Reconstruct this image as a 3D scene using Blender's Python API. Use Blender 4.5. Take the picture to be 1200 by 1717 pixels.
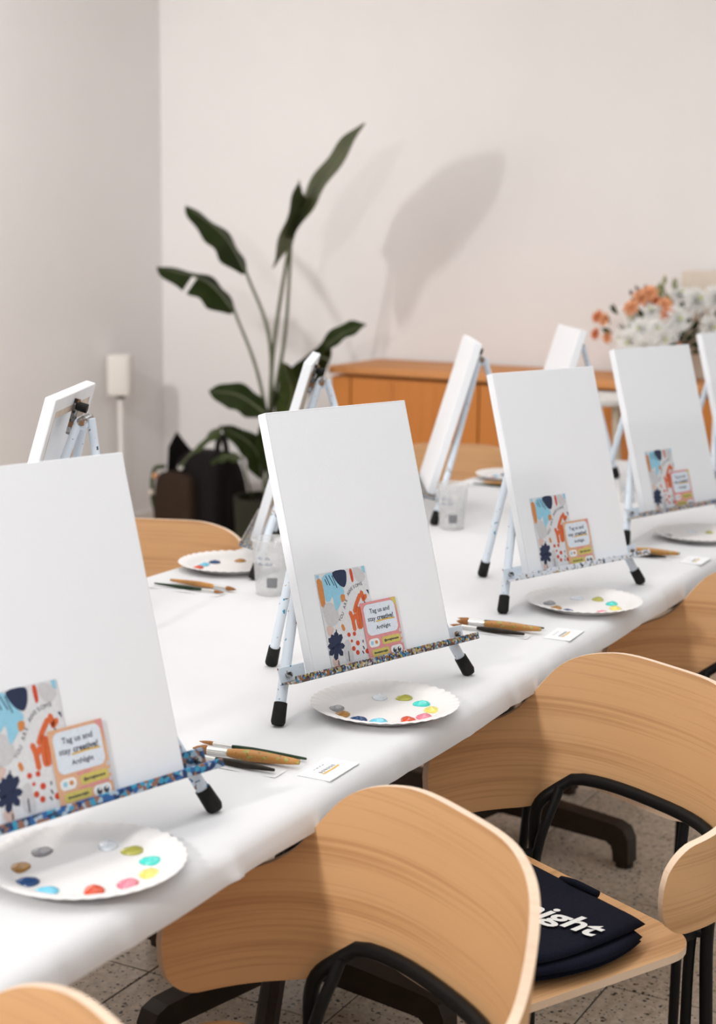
import bpy, bmesh, math, random
from mathutils import Vector, Matrix
random.seed(7)
SC = bpy.context.scene
COL = SC.collection
for o in list(bpy.data.objects):
    bpy.data.objects.remove(o)

# ------------------------------------------------------------------ camera
def make_camera():
    pitch, roll, yaw = 0.1753, 0.0110, 0.5028
    fw = Vector((-math.sin(yaw)*math.cos(pitch), math.cos(yaw)*math.cos(pitch), -math.sin(pitch)))
    r = fw.cross(Vector((0, 0, 1))).normalized(); u = r.cross(fw)
    r2 = r*math.cos(roll) + u*math.sin(roll); u2 = u*math.cos(roll) - r*math.sin(roll)
    cd = bpy.data.cameras.new('camera'); cam = bpy.data.objects.new('camera', cd); COL.objects.link(cam)
    m = Matrix((r2, u2, -fw)).transposed().to_4x4(); m.translation = Vector((1.0055, 0.0, 1.4792))
    cam.matrix_world = m
    cd.sensor_fit = 'VERTICAL'; cd.sensor_height = 36.0; cd.sensor_width = 24.0
    cd.lens = 2665.44/1717.0*36.0
    cd.clip_start = 0.05
    cd.dof.use_dof = True; cd.dof.focus_distance = 2.5; cd.dof.aperture_fstop = 4.0
    SC.camera = cam
make_camera()

# ------------------------------------------------------------------ light
W = bpy.data.worlds.new('daylight'); SC.world = W; W.use_nodes = True
bg = W.node_tree.nodes['Background']; bg.inputs[0].default_value = (0.86, 0.935, 1.0, 1); bg.inputs[1].default_value = 0.7
def area(name, loc, rot, sx, sy, power, col):
    d = bpy.data.lights.new(name, 'AREA'); d.shape = 'RECTANGLE'; d.size = sx; d.size_y = sy; d.energy = power; d.color = col
    o = bpy.data.objects.new(name, d); COL.objects.link(o); o.location = loc; o.rotation_euler = rot
    return o
area('ceiling_strip_light', (-0.5, 2.5, 3.0), (0, 0, 0), 0.16, 6.0, 31, (1.0, 0.965, 0.93))
area('ceiling_fill_light', (0.05, 1.6, 3.15), (0, 0, 0), 7.0, 7.0, 112, (0.85, 0.935, 1.0))  # added soft fill for ambient bounce on walls and canvases, not a real fixture
area('pendant_key_light', (-0.30, -1.0, 2.2), (math.radians(63), 0, math.radians(2)), 0.26, 0.26, 48, (1.0, 0.975, 0.955))
area('wall_lamp_light', (-3.15, 3.1, 2.2), (math.radians(80), 0, math.radians(42)), 0.20, 0.20, 42, (1.0, 0.98, 0.965))
SC.view_settings.view_transform = 'Standard'; SC.view_settings.look = 'None'
SC.view_settings.exposure = -0.10; SC.view_settings.gamma = 1.0; SC.view_settings.use_curve_mapping = False

# ------------------------------------------------------------------ materials
MATS = {}
def new_mat(name):
    m = bpy.data.materials.new(name); m.use_nodes = True
    nt = m.node_tree; b = nt.nodes['Principled BSDF']
    MATS[name] = m
    return m, nt, b
def node(nt, t, **kw):
    n = nt.nodes.new(t)
    for k, v in kw.items():
        if k.startswith('i_'): n.inputs[k[2:].replace('_', ' ')].default_value = v
        else: setattr(n, k, v)
    return n
def ramp(nt, stops, interp='LINEAR'):
    n = nt.nodes.new('ShaderNodeValToRGB'); cr = n.color_ramp; cr.interpolation = interp
    while len(cr.elements) < len(stops): cr.elements.new(0.5)
    for e, (p, c) in zip(cr.elements, stops):
        e.position = p; e.color = (*c, 1) if len(c) == 3 else c
    return n
def coords(nt, kind='Object', scale=(1, 1, 1)):
    tc = nt.nodes.new('ShaderNodeTexCoord'); mp = nt.nodes.new('ShaderNodeMapping')
    mp.inputs['Scale'].default_value = scale
    nt.links.new(tc.outputs[kind], mp.inputs['Vector'])
    return mp.outputs['Vector']
def bump(nt, b, fac, strength, dist=0.002):
    bp = nt.nodes.new('ShaderNodeBump'); bp.inputs['Strength'].default_value = strength; bp.inputs['Distance'].default_value = dist
    nt.links.new(fac, bp.inputs['Height']); nt.links.new(bp.outputs['Normal'], b.inputs['Normal'])
def plain(name, col, rough=0.6, var=0.06, scale=20.0, bmp=0.0, metallic=0.0, sheen=0.0):
    m, nt, b = new_mat(name)
    v = coords(nt); n = node(nt, 'ShaderNodeTexNoise', i_Scale=scale, i_Detail=4.0)
    nt.links.new(v, n.inputs['Vector'])
    lo = tuple(max(0, c*(1-var)) for c in col); hi = tuple(min(1, c*(1+var)) for c in col)
    r = ramp(nt, [(0.3, lo), (0.7, hi)]); nt.links.new(n.outputs['Fac'], r.inputs[0])
    nt.links.new(r.outputs[0], b.inputs['Base Color'])
    b.inputs['Roughness'].default_value = rough; b.inputs['Metallic'].default_value = metallic
    if sheen: b.inputs['Sheen Weight'].default_value = sheen
    if max(col) < 0.06: b.inputs['Specular IOR Level'].default_value = 0.18
    if bmp: bump(nt, b, n.outputs['Fac'], bmp)
    return m
def wood(name, a, c, kind='UV', scale=(1, 1, 1), rough=0.42, fine=(3.0, 160.0, 1.0), broad=(0.9, 9.0, 1.0)):
    m, nt, b = new_mat(name)
    v1 = coords(nt, kind, fine); v2 = coords(nt, kind, broad)
    n1 = node(nt, 'ShaderNodeTexNoise', i_Scale=1.0, i_Detail=5.0, i_Roughness=0.65)
    n2 = node(nt, 'ShaderNodeTexNoise', i_Scale=1.0, i_Detail=3.0, i_Distortion=0.2)
    nt.links.new(v1, n1.inputs['Vector']); nt.links.new(v2, n2.inputs['Vector'])
    mx = node(nt, 'ShaderNodeMath', operation='MULTIPLY_ADD'); mx.inputs[1].default_value = 0.55
    nt.links.new(n1.outputs['Fac'], mx.inputs[0])
    m2 = node(nt, 'ShaderNodeMath', operation='MULTIPLY'); m2.inputs[1].default_value = 0.7
    nt.links.new(n2.outputs['Fac'], m2.inputs[0]); nt.links.new(m2.outputs[0], mx.inputs[2])
    r = ramp(nt, [(0.34, c), (0.52, tuple((x+y)/2 for x, y in zip(a, c))), (0.66, a)])
    nt.links.new(mx.outputs[0], r.inputs[0]); nt.links.new(r.outputs[0], b.inputs['Base Color'])
    b.inputs['Roughness'].default_value = rough
    bump(nt, b, n1.outputs['Fac'], 0.06)
    return m
def terrazzo(name):
    m, nt, b = new_mat(name); v = coords(nt, 'Object')
    base = node(nt, 'ShaderNodeTexNoise', i_Scale=60.0, i_Detail=6.0); nt.links.new(v, base.inputs['Vector'])
    rb = ramp(nt, [(0.3, (0.48, 0.385, 0.285)), (0.7, (0.74, 0.62, 0.49))]); nt.links.new(base.outputs['Fac'], rb.inputs[0])
    out = rb.outputs[0]
    for sc, th, cols in ((60.0, 0.25, [(0.0, (0.03, 0.025, 0.022)), (0.25, (0.16, 0.07, 0.035)), (0.5, (0.60, 0.53, 0.44)), (0.8, (0.05, 0.055, 0.045))]),
                         (120.0, 0.30, [(0.0, (0.68, 0.60, 0.52)), (0.4, (0.08, 0.065, 0.05)), (0.7, (0.24, 0.14, 0.09))])):
        vo = node(nt, 'ShaderNodeTexVoronoi', i_Scale=sc); nt.links.new(v, vo.inputs['Vector'])
        lt = node(nt, 'ShaderNodeMath', operation='LESS_THAN'); lt.inputs[1].default_value = th; nt.links.new(vo.outputs['Distance'], lt.inputs[0])
        sep = node(nt, 'ShaderNodeSeparateColor'); nt.links.new(vo.outputs['Color'], sep.inputs[0])
        g = node(nt, 'ShaderNodeMath', operation='GREATER_THAN'); g.inputs[1].default_value = 0.34; nt.links.new(sep.outputs[1], g.inputs[0])
        mm = node(nt, 'ShaderNodeMath', operation='MULTIPLY'); nt.links.new(lt.outputs[0], mm.inputs[0]); nt.links.new(g.outputs[0], mm.inputs[1])
        rc = ramp(nt, cols, 'CONSTANT'); nt.links.new(sep.outputs[0], rc.inputs[0])
        mix = node(nt, 'ShaderNodeMix', data_type='RGBA'); nt.links.new(mm.outputs[0], mix.inputs[0])
        nt.links.new(out, mix.inputs[6]); nt.links.new(rc.outputs[0], mix.inputs[7]); out = mix.outputs[2]
    nt.links.new(out, b.inputs['Base Color']); b.inputs['Roughness'].default_value = 0.35
    return m
def splatter(name, base, cols, cover, scale=90.0, rough=0.45, metallic=0.0):
    m, nt, b = new_mat(name); v = coords(nt, 'Object')
    n = node(nt, 'ShaderNodeTexNoise', i_Scale=scale, i_Detail=3.0); nt.links.new(v, n.inputs['Vector'])
    gt = node(nt, 'ShaderNodeMath', operation='LESS_THAN'); gt.inputs[1].default_value = cover; nt.links.new(n.outputs['Fac'], gt.inputs[0])
    vo = node(nt, 'ShaderNodeTexVoronoi', i_Scale=scale*1.3); nt.links.new(v, vo.inputs['Vector'])
    sep = node(nt, 'ShaderNodeSeparateColor'); nt.links.new(vo.outputs['Color'], sep.inputs[0])
    rc = ramp(nt, [(i/len(cols), c) for i, c in enumerate(cols)], 'CONSTANT'); nt.links.new(sep.outputs[0], rc.inputs[0])
    mix = node(nt, 'ShaderNodeMix', data_type='RGBA'); nt.links.new(gt.outputs[0], mix.inputs[0])
    mix.inputs[6].default_value = (*base, 1); nt.links.new(rc.outputs[0], mix.inputs[7])
    nt.links.new(mix.outputs[2], b.inputs['Base Color']); b.inputs['Roughness'].default_value = rough; b.inputs['Metallic'].default_value = metallic
    bump(nt, b, n.outputs['Fac'], 0.25, 0.001)
    return m
def cup_mat(name):
    m, nt, b = new_mat(name); out = nt.nodes['Material Output']
    tr = node(nt, 'ShaderNodeBsdfTransparent'); tr.inputs[0].default_value = (0.95, 0.95, 0.95, 1)
    v = coords(nt); n = node(nt, 'ShaderNodeTexNoise', i_Scale=30.0); nt.links.new(v, n.inputs['Vector'])
    r = ramp(nt, [(0.3, (0.72, 0.72, 0.72)), (0.7, (0.88, 0.87, 0.85))]); nt.links.new(n.outputs['Fac'], r.inputs[0])
    nt.links.new(r.outputs[0], b.inputs['Base Color']); b.inputs['Roughness'].default_value = 0.25
    mx = node(nt, 'ShaderNodeMixShader'); mx.inputs[0].default_value = 0.30
    nt.links.new(tr.outputs[0], mx.inputs[1]); nt.links.new(b.outputs[0], mx.inputs[2]); nt.links.new(mx.outputs[0], out.inputs[0])
    return m

plain('wall_paint', (0.83, 0.80, 0.79), 0.85, 0.012, 3.0)
plain('ceiling_paint', (0.84, 0.82, 0.80), 0.9, 0.01)
plain('trim_paint', (0.78, 0.74, 0.70), 0.6, 0.02)
terrazzo('terrazzo'); plain('grout', (0.07, 0.06, 0.05), 0.9)
wood('oak_veneer', (0.66, 0.375, 0.175), (0.40, 0.185, 0.068), rough=0.55, fine=(2.2, 190.0, 1.0), broad=(0.8, 24.0, 1.0))
wood('ply_edge', (0.80, 0.60, 0.44), (0.66, 0.45, 0.30), fine=(2.0, 300.0, 1.0))
wood('cabinet_oak', (0.55, 0.19, 0.030), (0.41, 0.122, 0.015), kind='Object', fine=(60.0, 60.0, 2.0), broad=(7.0, 7.0, 0.7), rough=0.5)
wood('cabinet_top_oak', (0.62, 0.27, 0.09), (0.52, 0.21, 0.06), kind='Object', fine=(2.0, 60.0, 30.0), broad=(0.8, 8.0, 5.0), rough=0.65)
plain('black_steel', (0.005, 0.005, 0.005), 0.5, 0.1)
plain('brown_steel', (0.040, 0.026, 0.018), 0.5, 0.15)
plain('table_board', (0.32, 0.25, 0.19), 0.6)
plain('white_paper', (0.70, 0.695, 0.70), 0.7, 0.012, 8.0, 0.05)
plain('plate_paper', (0.80, 0.765, 0.745), 0.65, 0.015, 15.0)
plain('canvas_white', (0.865, 0.875, 0.90), 0.85, 0.012, 700.0, 0.12)
plain('stretcher_pine', (0.62, 0.50, 0.40), 0.7, 0.1, 40.0)
plain('canvas_fold', (0.76, 0.74, 0.73), 0.85, 0.03, 30.0)
plain('rubber', (0.012, 0.012, 0.011), 0.6, 0.3, 60.0)
BLUES = [(0.008, 0.03, 0.12), (0.02, 0.10, 0.30), (0.35, 0.45, 0.55), (0.02, 0.05, 0.10), (0.03, 0.28, 0.45), (0.25, 0.12, 0.08)]
MULTI = [(0.45, 0.16, 0.03), (0.02, 0.06, 0.18), (0.55, 0.40, 0.05), (0.02, 0.02, 0.02), (0.03, 0.28, 0.42), (0.50, 0.45, 0.40), (0.40, 0.05, 0.04), (0.12, 0.05, 0.02)]
splatter('easel_enamel', (0.70, 0.76, 0.83), MULTI, 0.32, 110.0)
splatter('easel_enamel_blue', (0.68, 0.76, 0.84), BLUES, 0.43, 110.0)
splatter('ledge_blue', (0.30, 0.38, 0.48), BLUES, 0.72, 130.0)
splatter('ledge_multi', (0.50, 0.47, 0.44), [(0.26, 0.10, 0.03), (0.02, 0.05, 0.14), (0.38, 0.30, 0.07), (0.02, 0.02, 0.02), (0.05, 0.20, 0.33), (0.5, 0.47, 0.44), (0.10, 0.045, 0.02), (0.30, 0.30, 0.33)], 0.75, 240.0)
splatter('ledge_white', (0.66, 0.70, 0.76), [(0.02, 0.02, 0.03), (0.30, 0.35, 0.42), (0.45, 0.30, 0.15), (0.12, 0.14, 0.18)], 0.44, 150.0)
splatter('ledge_slate', (0.50, 0.56, 0.62), [(0.02, 0.10, 0.28), (0.40, 0.13, 0.04), (0.30, 0.30, 0.12), (0.10, 0.12, 0.16), (0.45, 0.42, 0.40)], 0.60, 170.0)
splatter('clamp_steel', (0.25, 0.24, 0.23), [(0.05, 0.045, 0.04), (0.30, 0.16, 0.08), (0.5, 0.5, 0.5)], 0.55, 80.0, 0.4, 0.6)
plain('leaf_green', (0.034, 0.052, 0.012), 0.55, 0.25, 8.0)
plain('leaf_bright', (0.062, 0.095, 0.018), 0.5, 0.25, 8.0)
plain('leaf_pale', (0.12, 0.14, 0.055), 0.45, 0.2, 8.0)
plain('stem_green', (0.09, 0.10, 0.05), 0.5, 0.25, 20.0)
plain('pot_green', (0.022, 0.024, 0.014), 0.5, 0.1)
plain('soil', (0.02, 0.014, 0.01), 0.95, 0.4, 60.0, 0.5)
plain('bag_black', (0.008, 0.006, 0.006), 0.8, 0.3, 60.0, 0.3)
plain('bag_brown', (0.035, 0.020, 0.012), 0.8, 0.2, 60.0, 0.3)
plain('speaker_white', (0.74, 0.70, 0.655), 0.6, 0.02, 300.0, 0.1)
plain('stand_white', (0.80, 0.775, 0.74), 0.4, 0.02)
plain('navy_cotton', (0.006, 0.007, 0.016), 0.95, 0.3, 400.0, 0.2)
plain('shirt_print', (0.80, 0.79, 0.76), 0.8, 0.03, 200.0)
cup_mat('cup_plastic')
plain('cup_label', (0.20, 0.20, 0.21), 0.7); plain('pen_blue', (0.18, 0.21, 0.30), 0.7)
plain('stool_white', (0.78, 0.75, 0.72), 0.45); plain('stool_leg_cream', (0.66, 0.58, 0.46), 0.4)
plain('box_beige', (0.74, 0.64, 0.54), 0.8, 0.03)
plain('vase_white', (0.80, 0.79, 0.77), 0.35, 0.02)
plain('mum_white', (0.93, 0.92, 0.89), 0.8, 0.03); plain('mum_heart', (0.50, 0.52, 0.18), 0.8)
plain('rose_peach', (0.78, 0.36, 0.18), 0.7, 0.2, 60.0); plain('rose_orange', (0.70, 0.22, 0.08), 0.7, 0.2, 60.0)
plain('flower_leaf', (0.03, 0.05, 0.018), 0.6, 0.3); plain('berry_plum', (0.11, 0.05, 0.045), 0.6, 0.3); plain('fern_olive', (0.30, 0.31, 0.15), 0.7, 0.2)
for k, c in dict(silver=(0.30, 0.29, 0.30), ochre=(0.42, 0.20, 0.04), navy=(0.010, 0.05, 0.16), sky=(0.16, 0.55, 0.72), vermilion=(0.62, 0.07, 0.02),
                 pink=(0.74, 0.20, 0.27), lemon=(0.78, 0.68, 0.16), turquoise=(0.06, 0.60, 0.52), olive=(0.42, 0.40, 0.08), white=(0.76, 0.79, 0.83)).items():
    plain('paint_'+k, c, 0.22, 0.12, 60.0, 0.1)
for k, c in dict(cardstock=(0.70, 0.70, 0.72), navy=(0.012, 0.022, 0.065), sky=(0.28, 0.58, 0.74), orange=(0.62, 0.23, 0.06), coral=(0.66, 0.13, 0.035), red=(0.60, 0.06, 0.02),
                 grey=(0.58, 0.57, 0.585), blush=(0.66, 0.49, 0.43), ink=(0.05, 0.055, 0.075), peach=(0.70, 0.40, 0.24), pink=(0.70, 0.28, 0.28), panel=(0.70, 0.76, 0.84),
                 yellow=(0.62, 0.52, 0.13), gold=(0.68, 0.42, 0.07), white=(0.80, 0.80, 0.80)).items():
    plain('print_'+k, c, 0.6, 0.05, 200.0)
plain('brush_wood', (0.52, 0.24, 0.06), 0.4, 0.2, 60.0); plain('brush_green', (0.02, 0.045, 0.02), 0.35, 0.3, 80.0); plain('brush_dark', (0.025, 0.018, 0.012), 0.4, 0.3, 80.0)
splatter('brush_painted', (0.50, 0.22, 0.05), [(0.35, 0.33, 0.06), (0.42, 0.36, 0.10), (0.30, 0.14, 0.04)], 0.42, 130.0)
plain('ferrule', (0.75, 0.74, 0.72), 0.25, 0.05, metallic=1.0); plain('bristle', (0.30, 0.12, 0.03), 0.8, 0.3, 200.0)

# ------------------------------------------------------------------ builders
def link(name, me, mat=None, parent=None, smooth=False):
    o = bpy.data.objects.new(name, me); COL.objects.link(o)
    if mat:
        for m in (mat if isinstance(mat, (list, tuple)) else [mat]): me.materials.append(MATS[m])
    if smooth:
        for p in me.polygons: p.use_smooth = True
    if parent: o.parent = parent
    return o
def fin(name, bm, mat, parent=None, smooth=False, sharp=None):
    bmesh.ops.recalc_face_normals(bm, faces=bm.faces[:])
    me = bpy.data.meshes.new(name); bm.to_mesh(me); bm.free()
    o = link(name, me, mat, parent, smooth)
    if sharp is not None and smooth: me.set_sharp_from_angle(angle=math.radians(sharp))
    return o
def B(): return bmesh.new()
def box(bm, c, s, M=None, bev=0.0, seg=2):
    r = bmesh.ops.create_cube(bm, size=1.0); vs = r['verts']
    bmesh.ops.scale(bm, vec=Vector(s), verts=vs)
    if bev:
        es = list({e for v in vs for e in v.link_edges})
        g = bmesh.ops.bevel(bm, geom=es, offset=bev, segments=seg, affect='EDGES', profile=0.5); vs = g['verts']
    bmesh.ops.translate(bm, vec=Vector(c), verts=vs)
    if M is not None: bmesh.ops.transform(bm, matrix=M, verts=vs)
    return vs
def tube(bm, pts, rad, n=10, cap=True, squash=None):
    pts = [Vector(p) for p in pts]; rings = []
    rads = rad if isinstance(rad, (list, tuple)) else [rad]*len(pts)
    ref = None
    for i, p in enumerate(pts):
        t = (pts[min(i+1, len(pts)-1)] - pts[max(i-1, 0)]).normalized()
        if ref is None:
            ref = Vector((0, 0, 1)) if abs(t.z) < 0.9 else Vector((1, 0, 0))
        s = t.cross(ref)
        if s.length < 1e-5: s = t.cross(Vector((1, 0, 0)))
        s.normalize(); u = s.cross(t); ref = u
        rings.append([bm.verts.new(p + (s*math.cos(2*math.pi*k/n) + u*math.sin(2*math.pi*k/n)*(squash or 1))*rads[i]) for k in range(n)])
    for a, b in zip(rings, rings[1:]):
        for k in range(n): bm.faces.new((a[k], a[(k+1) % n], b[(k+1) % n], b[k]))
    if cap: bm.faces.new(rings[0]); bm.faces.new(rings[-1])
def smooth_path(pts, n=6):
    pts = [Vector(p) for p in pts]; out = []
    P = [pts[0]*2-pts[1]] + pts + [pts[-1]*2-pts[-2]]
    for i in range(1, len(P)-2):
        for k in range(n):
            t = k/n; a, b, c, d = P[i-1], P[i], P[i+1], P[i+2]
            out.append(0.5*((2*b) + (c-a)*t + (2*a-5*b+4*c-d)*t*t + (3*b-3*c+d-a)*t**3))
    out.append(pts[-1]); return out
def lathe(bm, prof, n=32, c=(0, 0, 0), ripple=None):
    rings = []
    for r, z in prof:
        ring = []
        for k in range(n):
            a = 2*math.pi*k/n; rr, zz = (ripple(r, z, a) if ripple else (r, z))
            ring.append(bm.verts.new((c[0]+rr*math.cos(a), c[1]+rr*math.sin(a), c[2]+zz)))
        rings.append(ring)
    for a, b in zip(rings, rings[1:]):
        for k in range(n): bm.faces.new((a[k], a[(k+1) % n], b[(k+1) % n], b[k]))
    return rings
def root(name, loc=(0, 0, 0), rz=0.0, label=None, cat=None, group=None):
    o = bpy.data.objects.new(name, None); COL.objects.link(o); o.empty_display_size = 0.1
    o.location = loc; o.rotation_euler = (0, 0, rz)
    tag(o, label, cat, group); return o
def tag(o, label=None, cat=None, group=None, kind=None):
    if label: o['label'] = label
    if cat: o['category'] = cat
    if group: o['group'] = group
    if kind: o['kind'] = kind
    return o
def copy_tree(o, parent=None):
    c = o.copy(); COL.objects.link(c); c.parent = parent
    for ch in list(o.children): copy_tree(ch, c)
    return c
def text_mesh(s, size, bold=0.0, shear=0.0, align='CENTER'):
    cu = bpy.data.curves.new('t', 'FONT'); cu.body = s; cu.size = size; cu.offset = bold; cu.shear = shear
    cu.align_x = align; cu.align_y = 'CENTER'; cu.resolution_u = 3
    o = bpy.data.objects.new('t', cu); COL.objects.link(o)
    dg = bpy.context.evaluated_depsgraph_get(); me = bpy.data.meshes.new_from_object(o.evaluated_get(dg))
    bpy.data.objects.remove(o); bpy.data.curves.remove(cu)
    return me
def add_text(bm, s, size, x, y, z, rot=0.0, bold=0.0, shear=0.0):
    me = text_mesh(s, size, bold, shear)
    n0 = len(bm.verts); bm.from_mesh(me); bm.verts.ensure_lookup_table()
    M = Matrix.Translation((x, y, z)) @ Matrix.Rotation(rot, 4, 'Z')
    bmesh.ops.transform(bm, matrix=M, verts=bm.verts[n0:])
    bpy.data.meshes.remove(me)
def blob(bm, pts, z, smooth_n=4):
    v = [Vector((p[0], p[1], 0)) for p in pts]; n = len(v); out = []
    if smooth_n:
        for i in range(n):
            a, b, c, d = v[i-1], v[i], v[(i+1) % n], v[(i+2) % n]
            for k in range(smooth_n):
                t = k/smooth_n
                out.append(0.5*((2*b) + (c-a)*t + (2*a-5*b+4*c-d)*t*t + (3*b-3*c+d-a)*t**3))
    else: out = v
    f = bm.faces.new([bm.verts.new((p.x, p.y, z)) for p in out])
    bmesh.ops.triangulate(bm, faces=[f])
def stroke(bm, pts, w, z):
    pts = smooth_path([(p[0], p[1], 0) for p in pts], 4) if len(pts) > 2 else [Vector((p[0], p[1], 0)) for p in pts]
    left, right = [], []
    for i, p in enumerate(pts):
        t = (pts[min(i+1, len(pts)-1)] - pts[max(i-1, 0)]).normalized(); s = Vector((-t.y, t.x, 0))*w/2
        left.append(p+s); right.append(p-s)
    t0 = (pts[1]-pts[0]).normalized()*w*0.45; t1 = (pts[-1]-pts[-2]).normalized()*w*0.45
    ring = [pts[0]-t0] + left + [pts[-1]+t1] + right[::-1]
    f = bm.faces.new([bm.verts.new((p.x, p.y, z)) for p in ring]); bmesh.ops.triangulate(bm, faces=[f])
def disc(bm, x, y, r, z, n=14, sy=1.0):
    bm.faces.new([bm.verts.new((x+r*math.cos(2*math.pi*k/n), y+sy*r*math.sin(2*math.pi*k/n), z)) for k in range(n)])
def rrect(bm, x0, y0, x1, y1, r, z, n=5):
    pts = []
    for cx, cy, a0 in ((x1-r, y1-r, 0), (x0+r, y1-r, 90), (x0+r, y0+r, 180), (x1-r, y0+r, 270)):
        for k in range(n+1):
            a = math.radians(a0+90*k/n); pts.append((cx+r*math.cos(a), cy+r*math.sin(a), z))
    bm.faces.new([bm.verts.new(p) for p in pts])

# ------------------------------------------------------------------ room
XL, YB, ZC = -3.69, 6.5, 3.2
XR, YF = 4.2, -2.6
TILE, TX0, TY0 = 0.4115, 0.023, 2.43
def build_room():
    bm = B(); box(bm, ((XL+XR)/2, (YB+YF)/2, -0.055), (XR-XL, YB-YF, 0.1)); fl = fin('floor', bm, 'terrazzo'); tag(fl, kind='structure')
    # tiles: one shared mesh, slightly proud of the dark joint bed
    bm = B(); box(bm, ((-1.7+1.3)/2-0.05, 2.7, -0.0035), (3.3, 4.2, 0.003)); fin('joint_bed', bm, 'grout', fl)
    bm = B(); box(bm, (0, 0, -0.0015), (TILE-0.004, TILE-0.004, 0.003), bev=0.0006, seg=1); first = fin('tile', bm, 'terrazzo', fl)
    me = first.data; k = 0
    for i in range(-4, 3):
        for j in range(-4, 6):
            o = first if k == 0 else bpy.data.objects.new('tile', me)
            if k: COL.objects.link(o); o.parent = fl
            o.location = (TX0+(i+0.5)*TILE, TY0+(j+0.5)*TILE, 0); k += 1
    bm = B(); box(bm, ((XL+XR)/2, YB+0.05, ZC/2), (XR-XL+0.2, 0.1, ZC)); tag(fin('wall_back', bm, 'wall_paint'), kind='structure')
    bm = B(); box(bm, (XL-0.05, (YB+YF)/2, ZC/2), (0.1, YB-YF, ZC)); tag(fin('wall_left', bm, 'wall_paint'), kind='structure')
    bm = B(); box(bm, ((XL+XR)/2, (YB+YF)/2, ZC+0.05), (XR-XL, YB-YF, 0.1)); tag(fin('ceiling', bm, 'ceiling_paint'), kind='structure')
    bm = B(); box(bm, ((XL+XR)/2, YF-0.05, ZC/2), (XR-XL+0.2, 0.1, ZC)); tag(fin('wall_front', bm, 'wall_paint'), kind='structure')
    bm = B(); box(bm, (XR+0.05, (YB+YF)/2, 0.5), (0.1, YB-YF, 1.0)); tag(fin('wall_right', bm, 'wall_paint'), kind='structure')
    bm = B(); box(bm, ((XL+XR)/2, YB-0.006, 0.045), (XR-XL, 0.012, 0.09), bev=0.003); tag(fin('baseboard_back', bm, 'trim_paint'), kind='structure')
    bm = B(); box(bm, (XL+0.006, (YB+YF)/2-0.01, 0.045), (0.012, YB-YF-0.03, 0.09), bev=0.003); tag(fin('baseboard_left', bm, 'trim_paint'), kind='structure')
build_room()

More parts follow.
